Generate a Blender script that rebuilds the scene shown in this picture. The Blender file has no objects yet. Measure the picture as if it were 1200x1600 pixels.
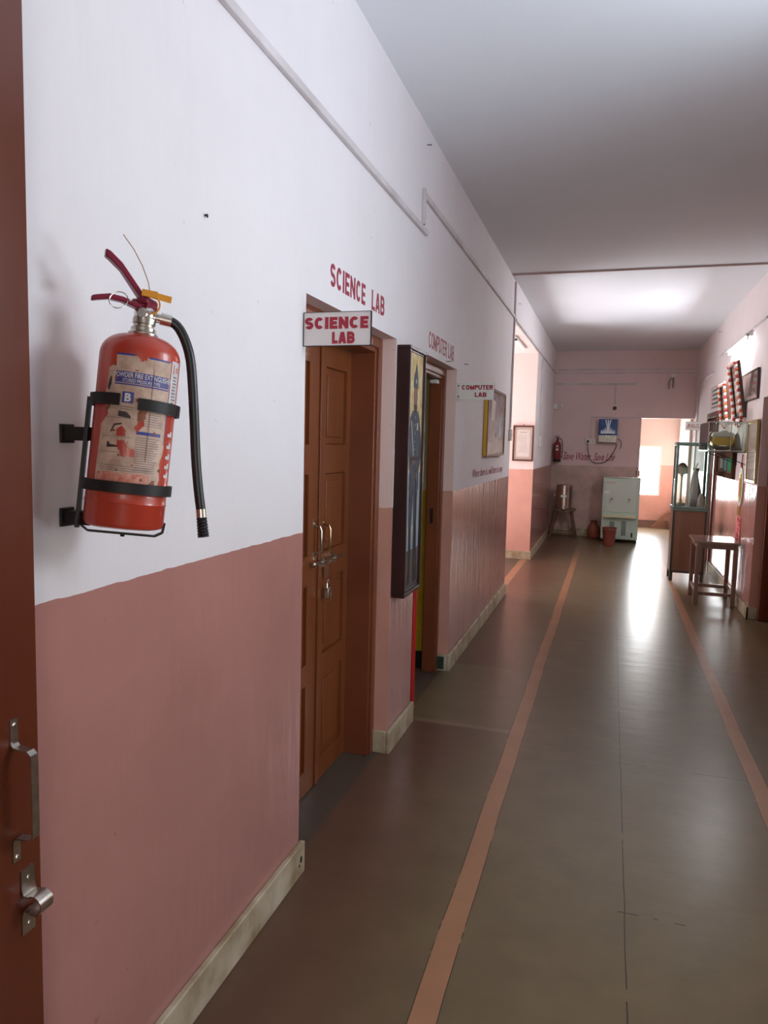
import bpy, bmesh, math, random
from mathutils import Vector, Matrix, Euler
random.seed(7)
PI = math.pi
sc = bpy.context.scene
COL = sc.collection

# ---------------------------------------------------------------- camera
F, YAW, PIT, ROL = 1130.0, 0.3015, 0.0959, 0.0250
fw = Vector((-math.sin(YAW)*math.cos(PIT), math.cos(YAW)*math.cos(PIT), -math.sin(PIT)))
r0 = Vector((math.cos(YAW), math.sin(YAW), 0)); u0 = r0.cross(fw)
rt = math.cos(ROL)*r0 + math.sin(ROL)*u0; up = rt.cross(fw)
cd = bpy.data.cameras.new('camera'); cam = bpy.data.objects.new('camera', cd); COL.objects.link(cam)
cam.matrix_world = Matrix(((rt.x, up.x, -fw.x, 0), (rt.y, up.y, -fw.y, 0), (rt.z, up.z, -fw.z, 1.55), (0, 0, 0, 1)))
cd.sensor_fit = 'VERTICAL'; cd.sensor_height = 24; cd.lens = F/1600*24; cd.clip_start = 0.02; cd.clip_end = 200
sc.camera = cam
sc.view_settings.view_transform = 'Standard'; sc.view_settings.look = 'None'
sc.view_settings.gamma = 1; sc.view_settings.use_curve_mapping = False
sc.view_settings.exposure = 0.06

# ---------------------------------------------------------------- world: white sky over sunlit greenery
W = bpy.data.worlds.new('world'); sc.world = W; W.use_nodes = True
nt = W.node_tree; nt.nodes.clear()
def nn(nt, t, **k):
    n = nt.nodes.new(t)
    for a, b in k.items(): setattr(n, a, b)
    return n
tc = nn(nt, 'ShaderNodeTexCoord'); sp = nn(nt, 'ShaderNodeSeparateXYZ'); nt.links.new(tc.outputs['Generated'], sp.inputs[0])
ns = nn(nt, 'ShaderNodeTexNoise'); ns.inputs['Scale'].default_value = 9; ns.inputs['Detail'].default_value = 6
nt.links.new(tc.outputs['Generated'], ns.inputs['Vector'])
gr = nn(nt, 'ShaderNodeValToRGB'); gr.color_ramp.elements[0].position = .35; gr.color_ramp.elements[0].color = (.10, .16, .04, 1)
gr.color_ramp.elements[1].position = .65; gr.color_ramp.elements[1].color = (.75, .85, .35, 1)
nt.links.new(ns.outputs['Fac'], gr.inputs[0])
rmp = nn(nt, 'ShaderNodeValToRGB'); e = rmp.color_ramp.elements
e[0].position = .495; e[0].color = (0, 0, 0, 1); e[1].position = .62; e[1].color = (1, 1, 1, 1)
mz = nn(nt, 'ShaderNodeMath', operation='MULTIPLY_ADD'); mz.inputs[1].default_value = .5; mz.inputs[2].default_value = .5
nt.links.new(sp.outputs['Z'], mz.inputs[0]); nt.links.new(mz.outputs[0], rmp.inputs[0])
mx = nn(nt, 'ShaderNodeMix', data_type='RGBA'); nt.links.new(rmp.outputs[0], mx.inputs[0]); nt.links.new(gr.outputs[0], mx.inputs[6])
mx.inputs[7].default_value = (.84, .93, 1.0, 1)
yg = nn(nt, 'ShaderNodeMath', operation='GREATER_THAN'); yg.inputs[1].default_value = .6; nt.links.new(sp.outputs['Y'], yg.inputs[0])
m1 = nn(nt, 'ShaderNodeMix', data_type='RGBA'); nt.links.new(yg.outputs[0], m1.inputs[0]); nt.links.new(mx.outputs[2], m1.inputs[6]); m1.inputs[7].default_value = (.9, .95, 1, 1)
gt = nn(nt, 'ShaderNodeMath', operation='GREATER_THAN'); gt.inputs[1].default_value = -.03; nt.links.new(sp.outputs['Z'], gt.inputs[0])
m2 = nn(nt, 'ShaderNodeMix', data_type='RGBA'); nt.links.new(gt.outputs[0], m2.inputs[0])
m2.inputs[6].default_value = (.62, .62, .60, 1); nt.links.new(m1.outputs[2], m2.inputs[7])
WORLD_STRENGTH = 2.4
bg = nn(nt, 'ShaderNodeBackground'); bg.inputs[1].default_value = WORLD_STRENGTH; nt.links.new(m2.outputs[2], bg.inputs[0])
wo = nn(nt, 'ShaderNodeOutputWorld'); nt.links.new(bg.outputs[0], wo.inputs[0])

def area(name, loc, direction, sx, sy, power, color=(1, 1, 1), portal=False, spread=PI):
    l = bpy.data.lights.new(name, 'AREA'); l.shape = 'RECTANGLE'; l.size = sx; l.size_y = sy; l.energy = power; l.color = color; l.spread = spread
    if portal: l.cycles.is_portal = True
    o = bpy.data.objects.new(name, l); COL.objects.link(o); o.location = loc
    o.rotation_euler = Vector(direction).to_track_quat('-Z', 'Z').to_euler(); return o
# daylight: window beside the camera (right wall), side passage on the left, window of the far room
area('front_window_daylight', (1.50, 2.15, 2.25), (-1, -.1, -.12), .62, .62, 25, (.80, .89, 1.0))
area('front_yard_sunlit_ground', (2.9, 2.3, .25), (-.8, 0, 1), 3.0, 1.8, 215, (.70, .85, 1.0))
area('back_doorway_daylight', (.72, -1.78, 1.25), (0, 1, 0), .95, 1.9, 13, (1.0, .97, .92))
area('passage_portal', (-4.0, 8.72, 1.39), (1, 0, 0), 2.2, 2.75, 1, portal=True)
area('passage_sunlit_ground', (-4.0, 8.75, .03), (.01, 0, 1), 3.0, 2.2, 290, (.90, .95, 1.0))
area('far_window_daylight', (.50, 15.42, 1.12), (0, -1, 0), .9, 1.0, 130, (.93, .98, 1.0))

# ---------------------------------------------------------------- materials
def mat(name, color=(.8, .8, .8), rough=.5, metal=0, var=0, scale=5, bump=0, bscale=40, color2=None, coat=0, stretch=None, emit=None, estr=0, detail=4, spec=None):
    m = bpy.data.materials.new(name); m.use_nodes = True; t = m.node_tree; b = t.nodes['Principled BSDF']
    b.inputs['Base Color'].default_value = (*color, 1); b.inputs['Roughness'].default_value = rough; b.inputs['Metallic'].default_value = metal
    if coat: b.inputs['Coat Weight'].default_value = coat; b.inputs['Coat Roughness'].default_value = .08
    if spec is not None: b.inputs['Specular IOR Level'].default_value = spec
    if emit: b.inputs['Emission Color'].default_value = (*emit, 1); b.inputs['Emission Strength'].default_value = estr
    tcn = t.nodes.new('ShaderNodeTexCoord'); src = tcn.outputs['Object']
    if stretch:
        mp = t.nodes.new('ShaderNodeMapping'); mp.inputs['Scale'].default_value = stretch; t.links.new(src, mp.inputs[0]); src = mp.outputs[0]
    if var or color2:
        n = t.nodes.new('ShaderNodeTexNoise'); n.inputs['Scale'].default_value = scale; n.inputs['Detail'].default_value = detail
        t.links.new(src, n.inputs['Vector'])
        r = t.nodes.new('ShaderNodeValToRGB'); r.color_ramp.elements[0].position = .33; r.color_ramp.elements[1].position = .67
        c2 = color2 or tuple(c*(1-var) for c in color)
        r.color_ramp.elements[0].color = (*c2, 1); r.color_ramp.elements[1].color = (*color, 1)
        t.links.new(n.outputs['Fac'], r.inputs[0]); t.links.new(r.outputs[0], b.inputs['Base Color'])
    if bump:
        n2 = t.nodes.new('ShaderNodeTexNoise'); n2.inputs['Scale'].default_value = bscale; n2.inputs['Detail'].default_value = 3
        t.links.new(src, n2.inputs['Vector'])
        bp = t.nodes.new('ShaderNodeBump'); bp.inputs['Strength'].default_value = bump; bp.inputs['Distance'].default_value = .01
        t.links.new(n2.outputs['Fac'], bp.inputs['Height']); t.links.new(bp.outputs[0], b.inputs['Normal'])
    return m

def wall_mat(name, upper, lower, up2=None, lo2=None, gloss=.15, uscale=1.2, split=1.235, stain=0):
    """Distemper above, glossy oil paint below the dado line (world height)."""
    m = bpy.data.materials.new(name); m.use_nodes = True; t = m.node_tree; L = t.links; b = t.nodes['Principled BSDF']
    g = t.nodes.new('ShaderNodeNewGeometry'); s = t.nodes.new('ShaderNodeSeparateXYZ'); L.new(g.outputs['Position'], s.inputs[0])
    e = t.nodes.new('ShaderNodeTexNoise'); e.inputs['Scale'].default_value = 14; L.new(g.outputs['Position'], e.inputs['Vector'])
    ma = t.nodes.new('ShaderNodeMath'); ma.operation = 'MULTIPLY_ADD'; ma.inputs[1].default_value = .012; L.new(e.outputs['Fac'], ma.inputs[0]); L.new(s.outputs['Z'], ma.inputs[2])
    c = t.nodes.new('ShaderNodeMath'); c.operation = 'GREATER_THAN'; c.inputs[1].default_value = split+.006; L.new(ma.outputs[0], c.inputs[0])
    def tone(a, b2, scale, lo=.3, hi=.7, det=5):
        n = t.nodes.new('ShaderNodeTexNoise'); n.inputs['Scale'].default_value = scale; n.inputs['Detail'].default_value = det; n.inputs['Roughness'].default_value = .6
        L.new(g.outputs['Position'], n.inputs['Vector'])
        r = t.nodes.new('ShaderNodeValToRGB'); r.color_ramp.elements[0].position = lo; r.color_ramp.elements[1].position = hi
        r.color_ramp.elements[0].color = (*b2, 1); r.color_ramp.elements[1].color = (*a, 1); L.new(n.outputs['Fac'], r.inputs[0]); return r.outputs[0]
    U = tone(upper, up2 or tuple(x*.93 for x in upper), uscale); Lw = tone(lower, lo2 or tuple(x*.88 for x in lower), 2.3 if not stain else stain, .35, .65, 8)
    mx = t.nodes.new('ShaderNodeMix'); mx.data_type = 'RGBA'; L.new(c.outputs[0], mx.inputs[0]); L.new(Lw, mx.inputs[6]); L.new(U, mx.inputs[7])
    # small specks, scuffs
    n = t.nodes.new('ShaderNodeTexNoise'); n.inputs['Scale'].default_value = 26; n.inputs['Detail'].default_value = 6; L.new(g.outputs['Position'], n.inputs['Vector'])
    r = t.nodes.new('ShaderNodeValToRGB'); r.color_ramp.elements[0].position = .24; r.color_ramp.elements[1].position = .30
    r.color_ramp.elements[0].color = (.62, .55, .5, 1); r.color_ramp.elements[1].color = (1, 1, 1, 1); L.new(n.outputs['Fac'], r.inputs[0])
    mu = t.nodes.new('ShaderNodeMix'); mu.data_type = 'RGBA'; mu.blend_type = 'MULTIPLY'; mu.inputs[0].default_value = .6
    L.new(mx.outputs[2], mu.inputs[6]); L.new(r.outputs[0], mu.inputs[7]); L.new(mu.outputs[2], b.inputs['Base Color'])
    rr = t.nodes.new('ShaderNodeMix'); L.new(c.outputs[0], rr.inputs[0]); rr.inputs[2].default_value = gloss; rr.inputs[3].default_value = .75; L.new(rr.outputs[0], b.inputs['Roughness'])
    mp = t.nodes.new('ShaderNodeMapping'); mp.inputs['Scale'].default_value = (9, 9, 1.6); L.new(g.outputs['Position'], mp.inputs[0])
    bn = t.nodes.new('ShaderNodeTexNoise'); bn.inputs['Scale'].default_value = 1.6; bn.inputs['Detail'].default_value = 3; L.new(mp.outputs[0], bn.inputs['Vector'])
    bp = t.nodes.new('ShaderNodeBump'); bp.inputs['Strength'].default_value = .35; bp.inputs['Distance'].default_value = .012
    L.new(bn.outputs['Fac'], bp.inputs['Height']); L.new(bp.outputs[0], b.inputs['Normal'])
    return m

def floor_mat():
    m = bpy.data.materials.new('polished_cement_floor'); m.use_nodes = True; t = m.node_tree; L = t.links; b = t.nodes['Principled BSDF']
    g = t.nodes.new('ShaderNodeNewGeometry'); s = t.nodes.new('ShaderNodeSeparateXYZ'); L.new(g.outputs['Position'], s.inputs[0])
    def M(op, *a):
        n = t.nodes.new('ShaderNodeMath'); n.operation = op
        for i, x in enumerate(a):
            if isinstance(x, (int, float)): n.inputs[i].default_value = x
            else: L.new(x, n.inputs[i])
        return n.outputs[0]
    def noise(scale, det=5, v=None, ro=.55):
        n = t.nodes.new('ShaderNodeTexNoise'); n.inputs['Scale'].default_value = scale; n.inputs['Detail'].default_value = det; n.inputs['Roughness'].default_value = ro
        L.new(v or g.outputs['Position'], n.inputs['Vector']); return n.outputs['Fac']
    def mix(f, a, bb, bt='MIX'):
        n = t.nodes.new('ShaderNodeMix'); n.data_type = 'RGBA'; n.blend_type = bt
        if isinstance(f, (int, float)): n.inputs[0].default_value = f
        else: L.new(f, n.inputs[0])
        for i, x in ((6, a), (7, bb)):
            if isinstance(x, tuple): n.inputs[i].default_value = (*x, 1)
            else: L.new(x, n.inputs[i])
        return n.outputs[2]
    X, Y = s.outputs['X'], s.outputs['Y']
    wob = M('MULTIPLY', M('SUBTRACT', noise(1.3, 2), .5), .02)
    Xw = M('ADD', X, wob)
    def band(v, lo, hi): return M('MULTIPLY', M('GREATER_THAN', v, lo), M('LESS_THAN', v, hi))
    # green-grey centre slabs, red-brown towards the left edge
    n1 = noise(.9, 6)
    redn = t.nodes.new('ShaderNodeMapRange'); redn.interpolation_type = 'SMOOTHSTEP'; L.new(M('ADD', X, M('MULTIPLY', M('SUBTRACT', n1, .5), .5)), redn.inputs[0])
    redn.inputs[1].default_value = -.35; redn.inputs[2].default_value = -.95
    redn.inputs[3].default_value = 0; redn.inputs[4].default_value = 1
    green = mix(n1, (.148, .108, .058), (.225, .165, .090))
    red = mix(n1, (.125, .060, .036), (.175, .092, .060))
    base = mix(M('MULTIPLY', redn.outputs[0], M('SUBTRACT', 1, band(Y, 3.85, 4.95))), green, red)
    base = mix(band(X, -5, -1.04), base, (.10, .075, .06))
    base = mix(M('MULTIPLY', noise(6, 8), .55), base, (.06, .045, .03))
    terr = mix(noise(5, 5), (.27, .13, .068), (.40, .21, .115))
    fn = t.nodes.new('ShaderNodeMapRange'); L.new(Y, fn.inputs[0]); fn.inputs[1].default_value = 10.0; fn.inputs[2].default_value = 12.0; fn.inputs[3].default_value = 1; fn.inputs[4].default_value = 0; fade = fn.outputs[0]
    st = M('MULTIPLY', M('MAXIMUM', band(Xw, -.445, -.37), band(Xw, .697, .772)), fade)
    st = M('MAXIMUM', st, M('MULTIPLY', band(X, -1.12, -1.03), band(Y, 7.5, 9.95)))
    base = mix(st, base, terr)
    cross = M('MULTIPLY', band(Y, 3.82, 3.865), band(X, -1, -.45))
    base = mix(M('MULTIPLY', cross, .5), base, (.26, .20, .14))
    # thin joints: centre seam and stripe edges, slab joints
    wob2 = M('ADD', X, M('MULTIPLY', M('SUBTRACT', noise(3.5, 3), .5), .012))
    seam = band(wob2, .121, .1245)
    for a in (-.4465, -.3705, .6965, .7715): seam = M('MAXIMUM', seam, band(Xw, a-.001, a+.0015))
    fy = M('FRACT', M('DIVIDE', M('ADD', Y, M('MULTIPLY', noise(2.2, 2), .02)), 1.22))
    seam = M('MAXIMUM', seam, M('MULTIPLY', M('MULTIPLY', M('LESS_THAN', fy, .004), band(X, .10, .70)), M('GREATER_THAN', noise(4, 2), .5)))
    base = mix(M('MULTIPLY', seam, M('GREATER_THAN', noise(6, 3), .40)), base, (.03, .02, .016))
    dirt = t.nodes.new('ShaderNodeValToRGB'); dirt.color_ramp.elements[0].position = .27; dirt.color_ramp.elements[1].position = .33
    dirt.color_ramp.elements[0].color = (.45, .4, .36, 1); L.new(noise(40, 3), dirt.inputs[0])
    
    b.inputs['Specular IOR Level'].default_value = .32
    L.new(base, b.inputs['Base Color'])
    b.inputs['Roughness'].default_value = .29
    bp = t.nodes.new('ShaderNodeBump'); bp.inputs['Strength'].default_value = .16; bp.inputs['Distance'].default_value = .012
    mp = t.nodes.new('ShaderNodeMapping'); mp.inputs['Scale'].default_value = (1, 2.6, 1); L.new(g.outputs['Position'], mp.inputs[0])
    L.new(noise(3.2, 3, mp.outputs[0]), bp.inputs['Height']); L.new(bp.outputs[0], b.inputs['Normal'])
    return m

def glass_mat(name, tint=(.93, .97, .95), rough=.02, refl=1.0):
    m = bpy.data.materials.new(name); m.use_nodes = True; t = m.node_tree; t.nodes.clear(); L = t.links
    o = t.nodes.new('ShaderNodeOutputMaterial'); mx = t.nodes.new('ShaderNodeMixShader'); tr = t.nodes.new('ShaderNodeBsdfTransparent'); gl = t.nodes.new('ShaderNodeBsdfGlossy')
    f = t.nodes.new('ShaderNodeFresnel'); f.inputs[0].default_value = 1.5; mu = t.nodes.new('ShaderNodeMath'); mu.operation = 'MULTIPLY'; mu.inputs[1].default_value = refl
    L.new(f.outputs[0], mu.inputs[0]); L.new(mu.outputs[0], mx.inputs[0]); tr.inputs[0].default_value = (*tint, 1); gl.inputs['Roughness'].default_value = rough
    L.new(tr.outputs[0], mx.inputs[1]); L.new(gl.outputs[0], mx.inputs[2]); L.new(mx.outputs[0], o.inputs[0]); return m

M = {}
M['wall'] = wall_mat('white_and_pink_wall_paint', (.76, .71, .73), (.45, .210, .180), (.70, .65, .665))
M['wallr'] = wall_mat('pinkish_wall_paint', (.80, .69, .68), (.56, .27, .235))
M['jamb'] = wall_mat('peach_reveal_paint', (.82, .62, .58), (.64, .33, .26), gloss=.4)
M['wallend'] = wall_mat('dusty_pink_wall_paint', (.76, .60, .585), (.68, .45, .40), (.70, .54, .52), (.40, .31, .26), gloss=.5, stain=2.6)
M['wallfar'] = wall_mat('peach_far_room_paint', (.88, .72, .64), (.74, .46, .38))
M['ceil'] = mat('whitewashed_ceiling', (.76, .76, .79), .85, var=.05, scale=.8, bump=.1, bscale=60)
M['floor'] = floor_mat()
M['skirt'] = mat('cream_skirting', (.56, .49, .36), .55, color2=(.27, .19, .10), scale=7, bump=.3, bscale=20, detail=8)
M['door'] = mat('brown_enamel_door', (.215, .062, .018), .30, color2=(.165, .044, .014), scale=2.5, bump=.12, bscale=9, stretch=(3, 3, .4))
M['doorf'] = mat('red_brown_enamel_frame', (.20, .055, .022), .33, color2=(.16, .04, .016), scale=3, bump=.1, bscale=8)
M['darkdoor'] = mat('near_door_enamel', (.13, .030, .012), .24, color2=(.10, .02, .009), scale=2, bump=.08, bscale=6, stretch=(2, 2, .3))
M['steel'] = mat('worn_steel', (.62, .57, .50), .28, 1, var=.35, scale=30)
M['brass'] = mat('aged_brass', (.55, .40, .24), .3, 1, var=.4, scale=30)
M['silver'] = mat('stainless_steel', (.70, .68, .63), .16, 1, var=.15, scale=8)
M['black'] = mat('black_iron', (.010, .009, .010), .5, scale=25, color2=(.022, .015, .013), spec=.3)
M['rubber'] = mat('black_rubber', (.012, .012, .014), .35)
M['red'] = mat('extinguisher_red', (.38, .028, .015), .34, color2=(.46, .048, .02), scale=9, coat=.3, bump=.05, bscale=25)
M['maroon'] = mat('maroon_lever', (.20, .012, .035), .3)
M['lab_cream'] = mat('label_cream', (.60, .43, .34), .6, color2=(.42, .27, .20), scale=45, detail=8)
M['lab_white'] = mat('label_white', (.66, .62, .63), .5, var=.15, scale=60)
M['lab_blue'] = mat('label_blue', (.02, .05, .28), .5, color2=(.07, .04, .16), scale=30)
M['lab_dark'] = mat('label_print', (.04, .025, .025), .6)
M['lab_grey'] = mat('label_small_print', (.20, .15, .15), .6)
M['lab_rust'] = mat('label_rust', (.14, .05, .025), .7, color2=(.30, .10, .05), scale=60)
M['lab_redp'] = mat('label_red_print', (.50, .10, .06), .5, color2=(.62, .32, .25), scale=90)
M['yellow'] = mat('yellow_tag', (.68, .28, .02), .4)
M['wire'] = mat('seal_wire', (.42, .28, .12), .4, .6)
M['signw'] = mat('sign_white', (.74, .69, .68), .4)
M['signw2'] = mat('sign_face_white', (.82, .82, .78), .35)
M['signr'] = mat('sign_red', (.36, .008, .03), .4)
M['paintr'] = mat('wall_red_paint', (.30, .022, .045), .6)
M['sign_edge'] = mat('sign_edge_black', (.03, .03, .03), .5)
M['frame'] = mat('dark_frame_wood', (.045, .016, .016), .38, var=.4, scale=6, stretch=(4, 4, .5))
M['framebrown'] = mat('brown_frame_wood', (.10, .035, .020), .4, var=.3, scale=6)
M['gold'] = mat('gold_frame', (.72, .42, .04), .35, .3)
M['gilt'] = mat('gilt_frame', (.45, .30, .12), .35, .5)
M['glass'] = glass_mat('clear_glass')
M['glass2'] = glass_mat('picture_glass', (1, 1, 1), .03, .4)
M['conduit'] = mat('painted_conduit', (.66, .60, .61), .5, color2=(.50, .44, .44), scale=4)
M['cpipe'] = mat('ceiling_conduit_brown', (.50, .36, .33), .5)
M['plastic'] = mat('switch_plastic', (.72, .66, .60), .4)
M['cooler'] = mat('cooler_sheet_steel', (.55, .70, .61), .34, .15, var=.12, scale=3)
M['coolerp'] = mat('cooler_panel', (.62, .72, .65), .30, .1, var=.1, scale=2)
M['vent'] = mat('vent_dark', (.10, .125, .12), .5, bump=.6, bscale=90)
M['terra'] = mat('terracotta_plastic', (.33, .085, .045), .5, var=.25, scale=7)
M['bucket'] = mat('maroon_plastic', (.26, .065, .045), .4, var=.15, scale=6)
M['wood'] = mat('stool_wood', (.20, .11, .07), .45, color2=(.12, .06, .04), scale=7, stretch=(5, 5, .6), bump=.15, bscale=20)
M['tablew'] = mat('table_wood', (.27, .15, .11), .30, color2=(.18, .09, .065), scale=6, stretch=(4, 1, .6), bump=.1, bscale=18)
M['cabw'] = mat('cabinet_ply', (.20, .095, .06), .4, color2=(.15, .065, .04), scale=3, stretch=(3, 3, .4))
M['cabf'] = mat('cabinet_frame_green', (.10, .15, .13), .35, var=.3, scale=9)
M['cabdark'] = mat('cabinet_dark_frame', (.035, .025, .02), .4)
M['yellowwall'] = wall_mat('yellow_room_paint', (.62, .55, .30), (.62, .43, .03), (.55, .48, .25), (.5, .33, .02))
M['redpipe'] = mat('red_painted_pipe', (.45, .015, .012), .35)
M['broom'] = mat('broom_straw', (.42, .24, .15), .8, var=.4, scale=30)
M['cord'] = mat('black_cord', (.03, .022, .02), .5)
M['purblue'] = mat('purifier_blue', (.012, .035, .16), .15, color2=(.03, .09, .30), scale=9)
M['purwhite'] = mat('purifier_splash', (.75, .86, .92), .2)
M['pursilver'] = mat('purifier_silver', (.50, .48, .42), .25, .3)
M['tube'] = mat('lit_tube', (1, 1, 1), .5, emit=(.90, .95, 1), estr=300)
M['whitem'] = mat('white_enamel', (.75, .75, .72), .4)
M['flowr'] = mat('garland_red', (.48, .035, .02), .6); M['flowo'] = mat('garland_orange', (.68, .12, .03), .6); M['floww'] = mat('garland_white', (.85, .80, .74), .6)
M['photo'] = mat('old_photo_print', (.42, .30, .26), .35, color2=(.09, .06, .06), scale=22, detail=6)
M['photo2'] = mat('portrait_print', (.60, .50, .46), .35, color2=(.28, .13, .13), scale=12)
M['mat_cream'] = mat('picture_mount', (.62, .52, .45), .5)
M['paper'] = mat('certificate_paper', (.80, .76, .72), .55, var=.1, scale=9)
M['green'] = mat('green_glass_paint', (.03, .22, .07), .2); M['blue'] = mat('light_blue_paint', (.25, .45, .62), .3)
M['hole'] = mat('dark_hole', (.012, .010, .010), .9)
M['mosaic'] = mat('blurred_picture_print', (.36, .35, .40), .25, color2=(.24, .13, .10), scale=8, detail=5)
M['pg_gold'] = mat('painting_gold_ground', (.50, .34, .10), .65, color2=(.72, .60, .36), scale=26, detail=7)
M['pg_sky'] = mat('painting_pale_blue', (.36, .42, .38), .65, color2=(.20, .30, .42), scale=6)
M['pg_navy'] = mat('painting_navy', (.032, .04, .065), .65, color2=(.07, .08, .10), scale=20, detail=7)
M['pg_dark'] = mat('painting_boots', (.035, .022, .022), .65)
M['pg_skin'] = mat('painting_skin', (.24, .11, .08), .65)
M['pg_ground'] = mat('painting_ground', (.065, .07, .065), .65, color2=(.12, .10, .09), scale=9)
M['pg_pale'] = mat('painting_highlight', (.45, .45, .42), .65)

# ---------------------------------------------------------------- mesh helpers
class MB:
    def __init__(s): s.bm = bmesh.new(); s.mi = 0
    def _tag(s, fs):
        for f in fs: f.material_index = s.mi
    def box(s, x0, x1, y0, y1, z0, z1, mtx=None):
        v = [s.bm.verts.new(p) for p in ((x0,y0,z0),(x1,y0,z0),(x1,y1,z0),(x0,y1,z0),(x0,y0,z1),(x1,y0,z1),(x1,y1,z1),(x0,y1,z1))]
        if mtx: bmesh.ops.transform(s.bm, matrix=mtx, verts=v)
        s._tag([s.bm.faces.new([v[i] for i in q]) for q in ((3,2,1,0),(4,5,6,7),(0,1,5,4),(1,2,6,5),(2,3,7,6),(3,0,4,7))]); return s
    def bar(s, p0, p1, w, d, roll=0):
        p0, p1 = Vector(p0), Vector(p1); q = (p1-p0).to_track_quat('Z', 'Y').to_matrix().to_4x4(); h = (p1-p0).length
        return s.box(-w/2, w/2, -d/2, d/2, 0, h, Matrix.Translation(p0) @ q @ Matrix.Rotation(roll, 4, 'Z'))
    def tube(s, pts, r, seg=10, cap=True):
        pts = [Vector(p) for p in pts]; rs = r if isinstance(r, (list, tuple)) else [r]*len(pts); rings = []; ref = None
        for i, p in enumerate(pts):
            d = (pts[min(i+1, len(pts)-1)]-pts[max(i-1, 0)]).normalized()
            if ref is None: ref = d.orthogonal().normalized()
            ref = (ref-d*ref.dot(d)).normalized(); b = d.cross(ref)
            rings.append([s.bm.verts.new(p+(ref*math.cos(2*PI*k/seg)+b*math.sin(2*PI*k/seg))*rs[i]) for k in range(seg)])
        fs = []
        for a, b in zip(rings, rings[1:]):
            for k in range(seg): fs.append(s.bm.faces.new((a[k], a[(k+1) % seg], b[(k+1) % seg], b[k])))
        if cap: fs += [s.bm.faces.new(rings[0][::-1]), s.bm.faces.new(rings[-1])]
        s._tag(fs); return s
    def lathe(s, prof, seg=32, c=(0, 0, 0), mtx=None):
        rings = []; allv = []
        for r, z in prof:
            if r < 1e-5: rings.append([s.bm.verts.new((c[0], c[1], c[2]+z))])
            else: rings.append([s.bm.verts.new((c[0]+r*math.cos(2*PI*k/seg), c[1]+r*math.sin(2*PI*k/seg), c[2]+z)) for k in range(seg)])
            allv += rings[-1]
        fs = []
        for a, b in zip(rings, rings[1:]):
            for k in range(seg):
                k2 = (k+1) % seg
                if len(a) == 1 and len(b) == 1: continue
                if len(a) == 1: fs.append(s.bm.faces.new((a[0], b[k2], b[k])))
                elif len(b) == 1: fs.append(s.bm.faces.new((a[k], a[k2], b[0])))
                else: fs.append(s.bm.faces.new((a[k], a[k2], b[k2], b[k])))
        if len(rings[0]) > 1: fs.append(s.bm.faces.new(rings[0][::-1]))
        if len(rings[-1]) > 1: fs.append(s.bm.faces.new(rings[-1]))
        if mtx: bmesh.ops.transform(s.bm, matrix=mtx, verts=allv)
        s._tag(fs); return s
    def ball(s, c, r, seg=8, sx=1, sy=1, sz=1):
        before = set(s.bm.faces)
        bmesh.ops.create_uvsphere(s.bm, u_segments=seg, v_segments=max(4, seg//2+1), radius=r, matrix=Matrix.Translation(c) @ Matrix.Diagonal((sx, sy, sz, 1)))
        s._tag([f for f in s.bm.faces if f not in before]); return s
    def prism(s, poly, y0, y1, mtx=None):
        """polygon in local x,z extruded between y0 (front) and y1"""
        a = [s.bm.verts.new((x, y0, z)) for x, z in poly]; b = [s.bm.verts.new((x, y1, z)) for x, z in poly]
        fs = [s.bm.faces.new(a), s.bm.faces.new(b[::-1])]; n = len(poly)
        for k in range(n): fs.append(s.bm.faces.new((a[k], b[k], b[(k+1) % n], a[(k+1) % n])))
        if mtx: bmesh.ops.transform(s.bm, matrix=mtx, verts=a+b)
        s._tag(fs); return s
    def strip(s, prof, path_axis_pts, normal=None): pass
    def build(s, name, mats, parent=None, bevel=0, smooth=True, loc=None, rot=None, seg=2):
        bmesh.ops.recalc_face_normals(s.bm, faces=s.bm.faces)
        me = bpy.data.meshes.new(name); s.bm.to_mesh(me); s.bm.free()
        for m in (mats if isinstance(mats, (list, tuple)) else [mats]): me.materials.append(m)
        if smooth:
            for p in me.polygons: p.use_smooth = True
            me.set_sharp_from_angle(angle=math.radians(35))
        o = bpy.data.objects.new(name, me); COL.objects.link(o)
        if parent: o.parent = parent
        if loc: o.location = loc
        if rot: o.rotation_euler = rot
        if bevel:
            b = o.modifiers.new('bevel', 'BEVEL'); b.width = bevel; b.segments = seg; b.limit_method = 'ANGLE'; b.harden_normals = False
        return o

def text_mesh(txt, w, h, depth=.001, bold=0, shear=0, space=1.0, wspace=1.0, align='FIT'):
    c = bpy.data.curves.new('lettering', 'FONT'); c.body = txt; c.offset = bold; c.shear = shear; c.extrude = .01; c.space_character = space; c.space_word = wspace; c.resolution_u = 4
    o = bpy.data.objects.new('lettering', c); COL.objects.link(o)
    dg = bpy.context.evaluated_depsgraph_get(); dg.update()
    me = bpy.data.meshes.new_from_object(o.evaluated_get(dg)); bpy.data.objects.remove(o); bpy.data.curves.remove(c)
    xs = [v.co.x for v in me.vertices]; ys = [v.co.y for v in me.vertices]
    x0, x1, y0, y1 = min(xs), max(xs), min(ys), max(ys)
    for v in me.vertices:
        X = (v.co.x-x0)/(x1-x0)*w; Z = (v.co.y-y0)/(y1-y0)*h; D = -v.co.z/.01*depth/2
        v.co = (X-w/2, D-depth/2, Z-h/2)
    return me
def text(name, txt, w, h, m, parent, loc, rot=(0, 0, 0), **k):
    me = text_mesh(txt, w, h, **k); me.name = name; me.materials.append(m); o = bpy.data.objects.new(name, me); COL.objects.link(o)
    o.parent = parent; o.location = loc; o.rotation_euler = rot; return o

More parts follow.
